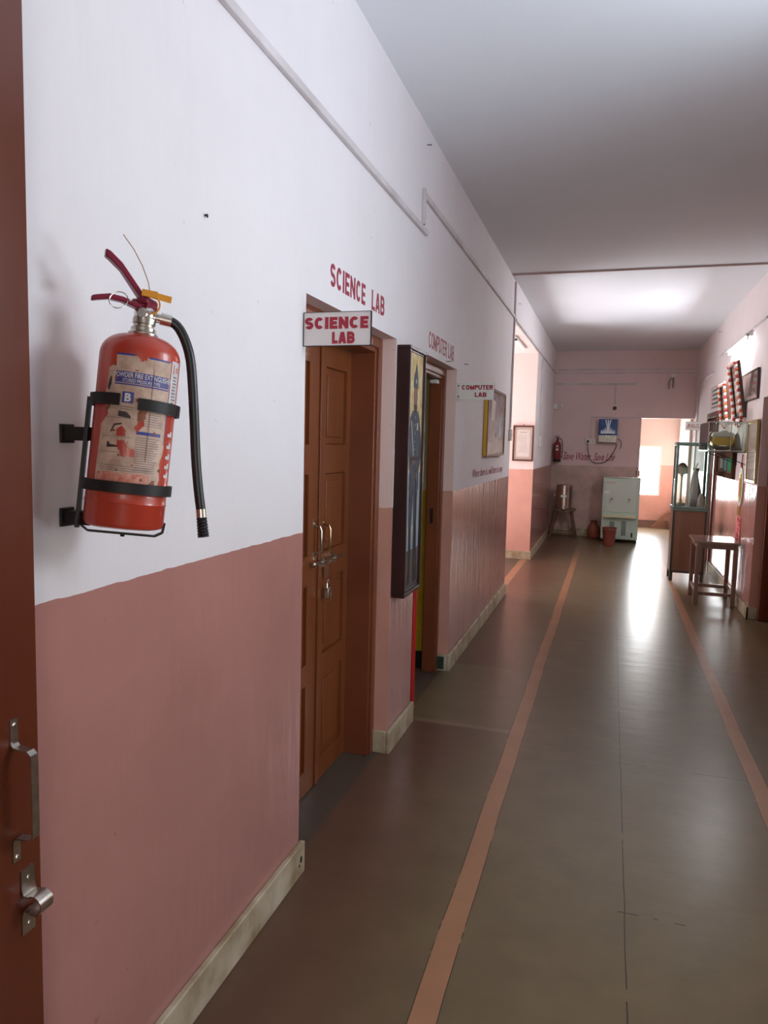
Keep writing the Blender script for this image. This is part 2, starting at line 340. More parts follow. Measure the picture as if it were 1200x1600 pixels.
def arc(cx, cy, rx, ry, a0, a1, n=12): return [(cx+rx*math.cos(math.radians(a0+(a1-a0)*k/n)), cy+ry*math.sin(math.radians(a0+(a1-a0)*k/n))) for k in range(n+1)]
def glyph(c, t):
    '''stroke centre lines of a block capital, height 1, half stroke t'''
    h = t; T = 1-t
    def x(w): return w-t
    G = {
     'I': (2*t, [[(t, 0), (t, 1)]]), 'L': (.58, [[(t, 1), (t, h), (.58, h)]]), 'E': (.62, [[(.62, T), (t, T), (t, h), (.62, h)], [(t, .5), (.57, .5)]]),
     'N': (.76, [[(t, 0), (t, 1)], [(t*1.1, T), (.76-t*1.1, h)], [(.76-t, 0), (.76-t, 1)]]), 'A': (.78, [[(t*.9, 0), (.39-t*.35, 1-t*.2)], [(.39+t*.35, 1-t*.2), (.78-t*.9, 0)], [(.2, .28), (.58, .28)]]),
     'T': (.64, [[(0, T), (.64, T)], [(.32, T), (.32, 0)]]), 'M': (.88, [[(t, 0), (t, 1)], [(t*1.1, T), (.44, .14), (.88-t*1.1, T)], [(.88-t, 0), (.88-t, 1)]]),
     'C': (.74, [arc(.37, .5, .37-t, .5-t, 42, 318, 20)]), 'O': (.80, [arc(.40, .5, .40-t, .5-t, 0, 360, 26)]), 'G': (.80, [arc(.40, .5, .40-t, .5-t, 45, 350, 22)+[(.42, .44)]]),
     'U': (.74, [[(t, 1), (t, .37)]+arc(.37, .37, .37-t, .37-t, 180, 360, 12)+[(.74-t, 1)]]),
     'S': (.68, [arc(.34, .5+(.5-t)/2, .34-t, (.5-t)/2, 25, 270, 14)+arc(.34, .5-(.5-t)/2, .34-t, (.5-t)/2, 90, -155, 14)[1:]]),
     'B': (.70, [[(t, 0), (t, 1)], [(t, T), (.40, T)]+arc(.42, .5+(.5-t)/2, .24-t*.3, (.5-t)/2, 90, -90, 8)+[(t, .5)], [(t, h), (.42, h)]+arc(.44, .5-(.5-t)/2, .26-t*.3, (.5-t)/2, -90, 90, 8)+[(t, .5)]]),
     'P': (.66, [[(t, 0), (t, 1)], [(t, T), (.38, T)]+arc(.40, .72, .26-t*.3, .28-t, 90, -90, 8)+[(t, .44+t)]]),
     'R': (.72, [[(t, 0), (t, 1)], [(t, T), (.40, T)]+arc(.42, .73, .26-t*.3, .27-t, 90, -90, 8)+[(t, .46+t)], [(.36, .48), (.66, 0)]]),
     'K': (.72, [[(t, 0), (t, 1)], [(.68, 1), (t, .42)], [(.28, .55), (.68, 0)]]), 'J': (.5, [[(.5-t, 1), (.5-t, .3)]+arc(.25, .3, .25-t, .3-t, 0, -180, 10)]),
     '.': (2*t, [[(t, 0), (t, 2*t)]]), ' ': (.34, [])}
    return G[c]
def block_text(name, txt, w, h, m, parent, loc, rot=(0, 0, 0), stroke=.2, gap=.10, depth=.001):
    t = stroke/2; X = 0; mb = MB(); out = []
    for ch in txt:
        gw, lines = glyph(ch, t)
        for L_ in lines: out.append([(X+a, b) for a, b in L_])
        X += gw+gap
    sx = w/(X-gap)
    for li, L_ in enumerate(out):
        dp_ = depth+(li % 4)*.00012; L_ = [q for i, q in enumerate(L_) if i == 0 or (Vector(q)-Vector(L_[i-1])).length > 1e-5]
        pts = [Vector(q) for q in L_]; closed = (pts[0]-pts[-1]).length < 1e-4 and len(pts) > 5
        if closed: pts = pts[:-1]
        n = len(pts); lr_ = []
        for i, p in enumerate(pts):
            a = pts[(i-1) % n] if (closed or i > 0) else None; b = pts[(i+1) % n] if (closed or i < n-1) else None
            d1 = (p-a).normalized() if a is not None else None; d2 = (b-p).normalized() if b is not None else None
            d1 = d1 or d2; d2 = d2 or d1
            n1 = Vector((-d1.y, d1.x)); n2 = Vector((-d2.y, d2.x)); mm = n1+n2
            mm = n1 if mm.length < .1 else mm.normalized(); k = t/max(.35, mm.dot(n1))
            lr_.append((p+mm*k, p-mm*k))
        def V(q, y, dp_=dp_): return mb.bm.verts.new(((q.x)*sx-w/2, -dp_ if y else 0, q.y*h-h/2))
        R_ = [(V(a, -depth), V(b, -depth), V(b, 0), V(a, 0)) for a, b in lr_]
        for u, v in zip(R_, R_[1:]+(R_[:1] if closed else [])):
            for k in range(4): mb.bm.faces.new((u[k], u[(k+1) % 4], v[(k+1) % 4], v[k]))
        if not closed: mb.bm.faces.new(R_[0][::-1]); mb.bm.faces.new(R_[-1])
    o = mb.build(name, m, parent, smooth=False, loc=loc, rot=rot); return o

def thing(name, label, cat, loc=(0, 0, 0), rz=0, group=None, rot=None):
    o = bpy.data.objects.new(name, None); COL.objects.link(o); o.empty_display_size = .1
    o.location = loc; o.rotation_euler = rot or (0, 0, rz); o['label'] = label; o['category'] = cat
    if group: o['group'] = group
    return o
def tag(o, label, cat, group=None):
    o['label'] = label; o['category'] = cat
    if group: o['group'] = group
    return o
def struct(name, loc=(0, 0, 0), rz=0):
    o = bpy.data.objects.new(name, None); COL.objects.link(o); o.location = loc; o.rotation_euler = (0, 0, rz); o['kind'] = 'structure'; return o
def S(o, label=None):
    o['kind'] = 'structure'
    return o
LW, RW = PI/2, -PI/2       # things on the left wall / right wall: local x runs along the wall, -y faces the corridor

# ---------------------------------------------------------------- room shell
XL, XR, H, DADO, YE = -1.0, 1.29, 3.19, 1.235, 13.1
def shell(name, boxes, mats):
    mb = MB()
    for b in boxes: mb.box(*b)
    o = mb.build(name, mats, smooth=False)
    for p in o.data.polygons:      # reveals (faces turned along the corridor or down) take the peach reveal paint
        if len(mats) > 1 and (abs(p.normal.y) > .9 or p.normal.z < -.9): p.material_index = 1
    return S(o)
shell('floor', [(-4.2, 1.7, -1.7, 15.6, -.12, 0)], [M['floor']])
o = shell('ceiling', [(-1.25, 1.6, -1.7, 7.2, H, H+.15), (-1.25, 1.6, 7.2, 13.3, H+.012, H+.15)], [M['ceil']])
shell('ceiling', [(-4.2, -1.25, 7.3, 10.15, 2.79, 2.95)], [M['jamb']])
shell('ceiling', [(-1.3, 1.5, 13.3, 15.6, 2.9, 3.05)], [M['ceil']])
wl = shell('wall_left', [(-1.25, XL, -1.7, 2.28, 0, H), (-1.25, XL, 2.28, 3.35, 2.04, H), (-1.25, XL, 3.35, 3.79, 0, H), (-1.25, XL, 3.79, 4.76, 2.04, H),
    (-1.25, XL, 4.76, 7.52, 0, H), (-1.25, XL, 7.52, 9.97, 2.79, H+.02), (-1.25, XL, 9.97, 13.1, 0, H+.02)], [M['wall'], M['jamb']])
shell('wall_passage', [(-4.2, -1.25, 7.3, 7.52, 0, 2.79), (-4.2, -1.25, 9.97, 10.15, 0, 2.79)], [M['wallr'], M['jamb']])
# closed science lab room side, computer lab interior
shell('wall_computer_lab', [(-3.2, -1.25, 4.90, 5.0, 0, 2.9), (-3.3, -3.2, 3.4, 4.9, 0, 2.9), (-3.2, -1.25, 3.45, 3.55, 0, 2.9), (-3.2, -1.25, 3.55, 4.9, 2.9, 3.0)], [M['yellowwall']])
wr = shell('wall_right', [(XR, 1.6, -1.7, 1.25, 0, H), (XR, 1.6, 1.25, 2.95, 0, 1.0), (XR, 1.6, 1.25, 2.95, 2.7, H), (XR, 1.6, 2.95, 6.3, 0, H), (XR, 1.6, 6.3, 7.33, 2.04, H),
    (1.5, 1.6, 6.3, 7.33, 0, 2.04), (XR, 1.6, 7.33, 10.15, 0, H+.02), (XR, 1.6, 10.15, 11.15, 2.04, 2.10), (XR, 1.6, 10.15, 11.15, 2.42, H+.02), (1.5, 1.6, 10.15, 11.15, 0, 2.04), (XR, 1.6, 11.15, 13.3, 0, H+.02)], [M['wallr'], M['jamb']])
we = shell('wall_end', [(-1.25, .46, YE, YE+.2, 0, H+.02), (.46, XR, YE, YE+.2, 2.08, H+.02)], [M['wallend']])
shell('wall_far_room', [(-1.3, .18, 15.3, 15.45, 0, 3), (.18, .955, 15.3, 15.45, 0, .63), (.18, .955, 15.3, 15.45, 1.61, 3), (.955, 1.5, 15.3, 15.45, 0, 3), (1.25, 1.5, 13.3, 15.3, 0, 3), (-1.3, -1.15, 13.3, 15.3, 0, 3)], [M['wallfar']])
shell('wall_back', [(-1.25, .22, -1.8, -1.7, 0, H), (.22, 1.22, -1.8, -1.7, 2.2, H), (1.22, 1.6, -1.8, -1.7, 0, H)], [M['wall']])
S(MB().box(-3.19, -1.26, 4.885, 4.899, 0, .13).build('baseboard_computer_lab', M['hole']))
S(MB().box(-1.249, -1.166, 4.752, 4.7595, .12, 2.035).build('trim_2', M['yellowwall']))
S(MB().box(-1.249, -1.166, 4.750, 4.7595, 0, .12).build('trim_3', M['hole']))
# skirting
def skirt(name, boxes):
    mb = MB()
    for b in boxes: mb.box(*b)
    return S(mb.build(name, M['skirt'], bevel=.004))
BH = .115
skirt('baseboard_left', [(XL, XL+.02, 1.05, 2.295, 0, BH)])
skirt('baseboard_left', [(XL, XL+.02, 3.335, 3.80, 0, BH), (-1.07, XL, 3.335, 3.349, 0, BH)])
skirt('baseboard_left', [(XL, XL+.02, 4.745, 7.53, 0, BH), (-1.07, XL, 4.745, 4.759, 0, BH)])
skirt('baseboard_left', [(XL, XL+.02, 9.95, 13.1, 0, BH), (-4, XL+.02, 9.955, 9.97, 0, BH)])
skirt('baseboard_right', [(XR-.02, XR, 7.315, 10.15, 0, BH), (XR-.02, 1.364, 7.315, 7.33, 0, BH)])
skirt('baseboard_right', [(XR-.02, XR, 11.15, 13.1, 0, BH)])
skirt('baseboard_end', [(XL+.02, .46, YE-.02, YE, 0, BH+.02)])
S(MB().box(-1.1, 1.25, 15.28, 15.3, 0, .14).build('baseboard_far_room', mat('dark_skirting', (.20, .13, .10), .5)))
MB().box(-1.0685, -1.0205, 4.740, 4.744, .012, .1).build('green_paint_patch', mat('green_patch', (.02, .05, .035), .5, var=.5, scale=40), bpy.data.objects['baseboard_left.002'])
h_ = MB().ball((XL+.020, 2.26, .062), .010, 10, .25, .9, 1.3).ball((XL+.020, 2.245, .046), .005, 8, .3, 1, 1.4); h_.build('drill_hole', M['hole'], bpy.data.objects['baseboard_left'])

# painted lettering on the walls (surface of the wall)
block_text('painted_lettering', 'SCIENCE  LAB', .645, .082, M['paintr'], wl, (XL+.0002, 2.815, 2.150), (0, 0, LW), stroke=.19, gap=.16)
block_text('painted_lettering', 'COMPUTER LAB', .66, .090, M['paintr'], wl, (XL+.0002, 4.305, 2.128), (0, 0, LW), stroke=.14, gap=.14)
text('painted_lettering', 'Where there is a will there is a way', 1.58, .085, M['paintr'], wl, (XL+.0008, 6.25, 1.32), (0, 0, LW), shear=.35, depth=.0008)
text('painted_lettering', 'Save Water  Save Life', .86, .135, M['paintr'], we, (-.375, YE-.0008, 1.395), (0, 0, 0), shear=.45, bold=.008, depth=.0008)
fl = MB(); 
fl.tube([(-.80+.05*math.cos(a)*(1+.3*a/6), YE-.0015, 1.42+.05*math.sin(a)) for a in [k*.3 for k in range(18)]], .0035, 5)
fl.tube([(.02+.05*math.sin(k*.4), YE-.0015, 1.36+.012*k) for k in range(9)], .003, 5)
fl.build('painted_flourish', M['paintr'], we)

# ---------------------------------------------------------------- doors
def panel_leaf(name, w, h, t, panels, m, parent, loc, rot=(0, 0, 0), rail=None):
    """door leaf, local x 0..w, front at y=-t/2, sunk panels (x0,x1,z0,z1)"""
    root = MB()
    xs = sorted({0, w, *[p[0] for p in panels], *[p[1] for p in panels]}); zs = sorted({0, h, *[p[2] for p in panels], *[p[3] for p in panels]})
    d = .016
    for i in range(len(xs)-1):
        for j in range(len(zs)-1):
            inp = any(p[0]-1e-6 <= xs[i] and xs[i+1] <= p[1]+1e-6 and p[2]-1e-6 <= zs[j] and zs[j+1] <= p[3]+1e-6 for p in panels)
            a = -t/2+(d if inp else 0)
            root.box(xs[i], xs[i+1], a, t/2, zs[j], zs[j+1])
    o = root.build(name, m, parent, smooth=False, loc=loc, rot=rot)
    for p in panels:
        q = MB(); x0, x1, z0, z1 = p; g = .035; e = -t/2+d
        q.prism([(x0+.004, z0+.004), (x1-.004, z0+.004), (x1-.004, z1-.004), (x0+.004, z1-.004)], e-.004, e+.004)
        if x1-x0 > 2.5*g: q.box(x0+g, x1-g, e-.010, e, z0+g, z1-g)
        q.build('panel', m, o, bevel=.003)
    return o
PZ = [(.105, .49), (.585, .925), (1.055, 1.40), (1.525, 1.865)]
# door_1: science lab double door, set back in its recess, closed and padlocked
d1 = struct('door_1')
MB().box(-1.21, -1.08, 3.28, 3.35, 0, 2.04).box(-1.21, -1.08, 2.28, 2.35, 0, 2.04).box(-1.21, -1.08, 2.35, 3.28, 1.97, 2.04).box(-1.083, -1.068, 3.30, 3.35, 0, 2.04).box(-1.083, -1.068, 2.28, 2.33, 0, 2.04).box(-1.083, -1.068, 2.33, 3.30, 1.99, 2.04).build('door_frame', M['doorf'], d1, bevel=.004)
lr = panel_leaf('door_leaf', .385, 1.96, .036, [(.075, .33, a, b) for a, b in PZ], M['door'], d1, (-1.218, 2.893, .008), (0, 0, LW))
ll = panel_leaf('door_leaf', .54, 1.96, .036, [(.08, .435, a, b) for a, b in PZ], M['door'], d1, (-1.218, 2.351, .008), (0, 0, LW))
MB().box(0, .030, -.026, -.018, 0, 1.96).build('meeting_strip', M['door'], lr, bevel=.002)
def pull(parent, x, z0, z1, m, dep=.035, r=.0055):
    y = -.0185
    MB().tube([(x, y, z1+.012), (x, y-.004, z1), (x, y-dep*.8, z1-.004), (x, y-dep, z1-.02), (x, y-dep, z0+.02), (x, y-dep*.8, z0+.004), (x, y-.004, z0), (x, y, z0-.012)], r, 8).box(x-.008, x+.008, y-.001, y+.001, z1-.006, z1+.03).box(x-.008, x+.008, y-.001, y+.001, z0-.03, z0+.006).build('handle', m, parent)
pull(ll, .500, 1.06, 1.18, M['steel']); pull(lr, .062, 1.06, 1.175, M['brass'])
# sliding latch bolt over both leaves with its hasp
MB().tube([(-.075, -.036, 1.017), (.255, -.036, 1.012)], .007, 10).ball((-.078, -.036, 1.017), .012, 10).ball((.257, -.036, 1.012), .009, 10).build('latch_rod', M['steel'], lr, loc=(0, 0, 0))
MB().box(.0, .05, -.022, -.018, .985, 1.045).box(.008, .016, -.048, -.020, .995, 1.035).box(.15, .158, -.048, -.02, .995, 1.03).box(.145, .185, -.022, -.018, .985, 1.04).build('latch_plate', M['steel'], lr)
MB().box(.055, .075, -.042, -.037, .94, 1.02).build('hasp', M['steel'], lr)
pl = thing('padlock', 'small steel padlock hanging from the bolt of the brown double door', 'padlock', (-1.218+.046, 2.963, .885), LW)
MB().box(-.024, .024, -.011, .011, -.03, .015).build('lock_body', M['steel'], pl, bevel=.004)
MB().tube([(-.014, 0, .013), (-.014, 0, .035), (-.008, 0, .048), (0, 0, .052), (.008, 0, .048), (.014, 0, .035), (.014, 0, .013)], .0038, 8).build('shackle', M['silver'], pl)
MB().tube([(.004, -.012, -.006), (.004, -.013, -.05)], .003, 6).box(-.004, .012, -.0145, -.0125, -.075, -.045).build('key', M['brass'], pl)
# door_2: computer lab frame, its leaf swung inwards out of sight
d2 = struct('door_2')
MB().box(-1.165, -1.08, 4.69, 4.76, 0, 2.04).box(-1.165, -1.08, 3.79, 3.86, 0, 2.04).box(-1.165, -1.08, 3.86, 4.69, 1.97, 2.04).box(-1.083, -1.068, 4.71, 4.76, 0, 2.04).box(-1.083, -1.068, 3.79, 3.84, 0, 2.04).box(-1.083, -1.068, 3.84, 4.71, 1.99, 2.04).build('door_frame', M['doorf'], d2, bevel=.004)
MB().box(-1.15, -1.10, 4.625, 4.69, 1.985-.045, 1.985-.02).build('door_stop', M['whitem'], d2, bevel=.004)
MB().box(-1.135, -1.115, 4.686, 4.6905, 1.02, 1.12).build('strike_plate', M['hole'], d2)
# door_3: near leaf folded back against the left wall, beside the camera
d3 = struct('door_3')
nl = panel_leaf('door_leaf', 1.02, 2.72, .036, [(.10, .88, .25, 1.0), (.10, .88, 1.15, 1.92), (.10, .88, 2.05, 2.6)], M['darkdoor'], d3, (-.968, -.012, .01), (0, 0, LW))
hd = MB()
def strap(mb, pts, w, t):
    """flat strap following pts (y depth,z) of width w along x"""
    a = [];
    for i, (x, y, z) in enumerate(pts):
        p = Vector((x, y, z)); d = (Vector(pts[min(i+1, len(pts)-1)])-Vector(pts[max(i-1, 0)])).normalized(); n = Vector((0, -d.z, d.y))
        a.append([mb.bm.verts.new(p+Vector((w/2*sx, 0, 0))+n*(t/2*sn)) for sx, sn in ((-1, -1), (1, -1), (1, 1), (-1, 1))])
    fs = []
    for u, v in zip(a, a[1:]):
        for k in range(4): fs.append(mb.bm.faces.new((u[k], u[(k+1) % 4], v[(k+1) % 4], v[k])))
    fs += [mb.bm.faces.new(a[0][::-1]), mb.bm.faces.new(a[-1])]; mb._tag(fs)
y0 = -.0195
strap(hd, [(.965, y0, 1.055), (.965, y0, 1.012), (.965, y0-.006, 1.006), (.965, y0-.034, 1.004), (.965, y0-.041, .998), (.965, y0-.042, .985), (.965, y0-.042, .865), (.965, y0-.041, .853), (.965, y0-.034, .847), (.965, y0-.006, .845), (.965, y0, .839), (.965, y0, .80)], .016, .0024)
hd.ball((.965, y0-.002, 1.045), .0045, 8, 1, .5, 1).ball((.965, y0-.002, .808), .0045, 8, 1, .5, 1)
hd.build('handle', M['steel'], nl)
kp = MB(); pts = [(.988, y0, .775), (.988, y0, .742), (.988, y0-.004, .730)]
for k in range(11):
    a = math.radians(128-k*25.6); pts.append((.988, y0-.026-.016*math.cos(PI-a)*1.0 if 0 else y0-.024-.017*math.cos(a)*-1*-1, .716+.017*math.sin(a)))
pts += [(.988, y0-.004, .702), (.988, y0, .690), (.988, y0, .655)]
strap(kp, pts, .030, .0024); kp.ball((.988, y0-.002, .758), .004, 8, 1, .5, 1).ball((.988, y0-.002, .672), .004, 8, 1, .5, 1)
kp.build('bolt_keep', M['steel'], nl)
# door_4: right wall, only its frame edge shows; door_5: classroom door further on
def side_door(n, y0, y1, m, leafm):
    d = struct('door_%d' % n)
    MB().box(1.365, 1.49, y1-.07, y1-.001, 0, 2.038).box(1.365, 1.49, y0+.001, y0+.07, 0, 2.038).box(1.365, 1.49, y0+.07, y1-.07, 1.968, 2.038).build('door_frame', m, d, bevel=.004)
    panel_leaf('door_leaf', y1-y0-.144, 1.955, .034, [(.09, y1-y0-.235, a, b) for a, b in PZ], leafm, d, (1.465, y1-.072, .008), (0, 0, RW)); return d
side_door(4, 6.3, 7.33, M['doorf'], M['door'])
d5 = side_door(5, 10.15, 11.15, M['framebrown'], M['framebrown'])
# bring the classroom door frame to the wall face as in the picture
MB().box(1.262, 1.289, 10.13, 10.20, 0, 2.06).box(1.262, 1.289, 11.10, 11.17, 0, 2.06).box(1.262, 1.289, 10.20, 11.10, 1.99, 2.06).build('architrave', M['framebrown'], d5, bevel=.003)
# ventilator over that door
w2 = struct('window_2')
v = MB().box(1.30, 1.36, 10.15, 11.15, 2.10, 2.13).box(1.30, 1.36, 10.15, 11.15, 2.39, 2.42).box(1.30, 1.36, 10.15, 10.19, 2.13, 2.39).box(1.30, 1.36, 11.11, 11.15, 2.13, 2.39)
v.build('window_frame', M['conduit'], w2, bevel=.003)
v = MB()
for k in range(4): v.box(1.305, 1.35, 10.19, 11.11, 2.15+k*.06, 2.175+k*.06)
v.build('louvre', M['plastic'], w2)
MB().box(1.45, 1.5, 10.15, 11.15, 2.10, 2.42).build('backing', M['hole'], w2)
# window_1: unseen window beside the camera that lights the near wall; window_3: far room
w1 = struct('window_1'); v = MB().box(1.36, 1.42, 1.25, 1.30, 1.0, 2.7).box(1.36, 1.42, 2.90, 2.95, 1.0, 2.7).box(1.36, 1.42, 1.3, 2.9, 1.0, 1.05).box(1.36, 1.42, 1.3, 2.9, 2.65, 2.7).box(1.37, 1.41, 2.08, 2.12, 1.05, 2.65)
v.build('window_frame', M['doorf'], w1)
w3 = struct('window_3'); v = MB().box(.18, .215, 15.33, 15.40, .63, 1.61).box(.92, .955, 15.33, 15.40, .63, 1.61).box(.215, .92, 15.33, 15.40, .63, .66).box(.215, .92, 15.33, 15.40, 1.58, 1.61)
v.build('window_frame', M['whitem'], w3)
# far doorway trim
t1 = MB().box(.44, .46, YE-.006, YE+.2, 0, 2.10).box(.46, XR, YE-.006, YE+.2, 2.07, 2.085); S(t1.build('trim_1', M['jamb']))

# red post at the corner of the computer lab doorway
o = MB().tube([(-1.045, 3.99, .0), (-1.045, 3.99, 1.45)], .017, 12).build('red_pipe', M['redpipe']); tag(o, 'thin red painted pipe standing upright in the computer lab doorway, below the portrait', 'pipe')

# ---------------------------------------------------------------- near fire extinguisher
R = .0725
RD = Vector((.62, -.785, 0)).normalized()
ex = thing('fire_extinguisher', 'red powder fire extinguisher with torn label, hung near the camera beside the brown door', 'fire extinguisher')
ax = Vector((.022, .034, .36)).normalized()
q = Vector((0, 0, 1)).rotation_difference(ax).to_matrix().to_4x4()
ex.matrix_world = Matrix.Translation((-.876, 1.153, 1.374)) @ q @ Matrix.Rotation(LW, 4, 'Z')
prof = [(0, .004), (.060, .004), (.069, .007), (R, .014), (R, .050), (R+.0012, .052), (R, .055), (R, .068), (R+.0008, .069), (R, .071), (R, .325)]
for k in range(1, 9):
    a = k/8*PI/2*.9; prof.append((.026+(R-.026)*math.cos(a), .325+.040*math.sin(a)))
prof += [(.026, .368), (.0, .368)]
MB().lathe(prof, 64).build('cylinder_body', M['red'], ex)
MB().lathe([(.0, .364), (.027, .364), (.027, .370), (.023, .374), (.023, .380), (.019, .382), (.019, .386), (.021, .388), (.021, .398), (.0, .398)], 28).build('neck_collar', M['steel'], ex)
vb = MB().lathe([(0, .396), (.017, .396), (.020, .400), (.020, .412), (.016, .418), (0, .418)], 24)
vb.tube([(0, 0, .405), RD*.032+Vector((0, 0, .404))], .009, 12).tube([(-.006, -.004, .405), (-.026, -.012, .403)], .008, 12)
vb.build('valve_body', M['silver'], ex)
ld = Vector((-.80, .60, 0)).normalized()     # direction the levers point (towards the camera side)
def lever(name, pts, w, t, m):
    mb = MB(); sd = Vector((0, 0, 1)).cross(ld)
    rings = []
    for i, (d, z, ww) in enumerate(pts):
        p = ld*d+Vector((0, 0, z)); rings.append([mb.bm.verts.new(p+sd*(ww/2*a)+Vector((0, 0, t/2*b))) for a, b in ((-1, -1), (1, -1), (1, 1), (-1, 1))])
    for u, v2 in zip(rings, rings[1:]):
        for k in range(4): mb.bm.faces.new((u[k], u[(k+1) % 4], v2[(k+1) % 4], v2[k]))
    mb.bm.faces.new(rings[0][::-1]); mb.bm.faces.new(rings[-1])
    return mb.build(name, m, ex, bevel=.0025)
lever('squeeze_lever', [(-.020, .424, .018), (-.004, .430, .022), (.010, .436, .022), (.028, .456, .020), (.052, .482, .018), (.074, .497, .018), (.082, .500, .012)], .02, .015, M['maroon'])
lever('carry_handle', [(-.020, .418, .022), (.000, .420, .024), (.020, .419, .022), (.045, .424, .018), (.068, .424, .018), (.090, .417, .016), (.098, .414, .010)], .02, .010, M['maroon'])
MB().box(-.012, .016, -.013, .013, .412, .436).tube([(-.018, -.016, .428), (-.018, .016, .428)], .004, 8).build('valve_head', M['maroon'], ex, bevel=.003)
c = ld*.060+Vector((0, 0, .420)); MB().tube([c+Vector((.006*math.sin(a), -.012, 0))+(ld*math.cos(a)*.016)+Vector((0, 0, .016*math.sin(a))) for a in [k*PI/14 for k in range(29)]], .0011, 6, cap=False).tube([c-ld*.018+Vector((0, -.012, .004)), (0, -.004, .424)], .0014, 6).build('safety_pin_ring', M['steel'], ex)
RM = Matrix.Rotation(math.atan2(RD.y, RD.x), 4, 'Z')
ys = MB().box(-.002, .040, -.001, .001, -.006, .006, Matrix.Translation((.004, -.018, .442)) @ Euler((0, .06, .1)).to_matrix().to_4x4()).box(-.014, .014, -.003, .003, -.005, .007, Matrix.Translation((.004, -.017, .442))).tube([(.006+.018*math.sin(a), -.018, .424+.018*math.cos(a)) for a in [k*.3-.2 for k in range(12)]], .0016, 6)
ys.bm.transform(RM); ys.build('yellow_seal', M['yellow'], ex)
ys = MB().tube([(.004, -.018, .444), (.000, -.018, .462), (-.014, -.016, .492), (-.032, -.012, .520), (-.052, -.008, .543)], .0009, 6)
ys.bm.transform(RM); ys.build('seal_wire', M['wire'], ex)
hp = [RD*a+Vector((0, 0, b)) for a, b in ((.030, .404), (.046, .403), (.062, .394), (.078, .370), (.091, .335), (.101, .28), (.110, .22), (.120, .15), (.131, .09), (.141, .045))]
def smooth_path(P, n=5):
    P = [Vector(p) for p in P]; out = []
    for i in range(len(P)-1):
        a, b, c2, d = P[max(i-1, 0)], P[i], P[i+1], P[min(i+2, len(P)-1)]
        for k in range(n):
            t = k/n; out.append(.5*((2*b)+(c2-a)*t+(2*a-5*b+4*c2-d)*t*t+(3*b-a-3*c2+d)*t**3))
    return out+[P[-1]]
hs = MB().tube(smooth_path(hp), .0095, 14).build('hose', M['rubber'], ex)
MB().tube([RD*.028+Vector((0, 0, .4045)), RD*.048+Vector((0, 0, .4030))], .0115, 12).build('hose_ferrule', M['silver'], ex)
hn = MB().tube([RD*.1395+Vector((0, 0, .052)), RD*.1425+Vector((0, 0, .036))], .0105, 12); hn.mi = 1
e0 = RD*.1425+Vector((0, 0, .036)); dv = (RD*.2+Vector((0, 0, -1))).normalized()
hn.tube([e0+dv*(.0*k) for k in range(1)]+[e0+dv*.003*k for k in range(1, 14)], [.009+(.0018 if k % 2 else 0)+.0001*k for k in range(14)], 12)
hn.build('nozzle', [M['silver'], M['rubber']], ex)
# printed label wrapped round the cylinder (theta grows to the right as seen)
TC = math.radians(-139)
def wrap(mb, poly, rr, n=7):
    """poly: list of (s,z) with s in metres of arc; cut in vertical strips to follow the curve"""
    b2 = bmesh.new(); f = b2.faces.new([b2.verts.new((x, z, 0)) for x, z in poly])
    xs = [p[0] for p in poly]; x0, x1 = min(xs), max(xs); step = .006; x = x0+step
    while x < x1:
        bmesh.ops.bisect_plane(b2, geom=b2.verts[:]+b2.edges[:]+b2.faces[:], plane_co=(x, 0, 0), plane_no=(1, 0, 0)); x += step
    mp = {}
    for v in b2.verts:
        th = TC+v.co.x/R; mp[v] = mb.bm.verts.new((rr*math.cos(th), rr*math.sin(th), v.co.y))
    for f in b2.faces:
        nf = mb.bm.faces.new([mp[v] for v in f.verts]); nf.material_index = mb.mi
    b2.free()
def rect(a, b, c2, d): return [(a, c2), (b, c2), (b, d), (a, d)]
def jag(poly, amp, n=4):
    out = []
    for (a, b), (c2, d) in zip(poly, poly[1:]+poly[:1]):
        for k in range(n):
            t = k/n; out.append((a+(c2-a)*t+(random.uniform(-amp, amp) if k else 0), b+(d-b)*t+(random.uniform(-amp, amp) if k else 0)))
    return out
LM = [M['lab_cream'], M['lab_blue'], M['lab_dark'], M['red'], M['lab_grey'], M['lab_rust'], M['lab_redp'], M['lab_white']]
lb = MB()
lb.mi = 0; wrap(lb, jag([(-.064, .075), (.048, .072), (.054, .10), (.050, .13), (.058, .16), (.056, .318), (-.048, .318), (-.046, .30), (-.062, .292), (-.064, .235), (-.054, .21), (-.068, .19), (-.070, .09)], .0012, 4), R+.0005)
lb.mi = 1; wrap(lb, rect(-.046, .054, .268, .288), R+.0008); wrap(lb, rect(-.048, -.015, .3165, .320), R+.0008); wrap(lb, rect(.010, .052, .3155, .319), R+.0008); wrap(lb, rect(-.030, -.010, .232, .252), R+.0008)
wrap(lb, rect(.0, .046, .178, .184), R+.0008); wrap(lb, rect(-.046, .054, .264, .2665), R+.0008); wrap(lb, rect(.0555, .057, .165, .232), R+.0008)
lb.mi = 4
for z in [.2655-.0]: pass
for k in range(15): wrap(lb, rect(.0, .045-random.random()*.012, .172-k*.0042, .1732-k*.0042), R+.0008)
for k in range(9): wrap(lb, rect(.006, .05-random.random()*.015, .228-k*.0042, .2292-k*.0042), R+.0008)
for k in range(3): wrap(lb, rect(-.060, .040, .118-k*.004, .1192-k*.004), R+.0008)
for z in (.204, .170, .142): wrap(lb, rect(-.062, -.006, z, z+.0009), R+.0008)
for k in range(2): wrap(lb, rect(-.032, -.010, .224-k*.004, .2255-k*.004), R+.0008)
lb.mi = 2
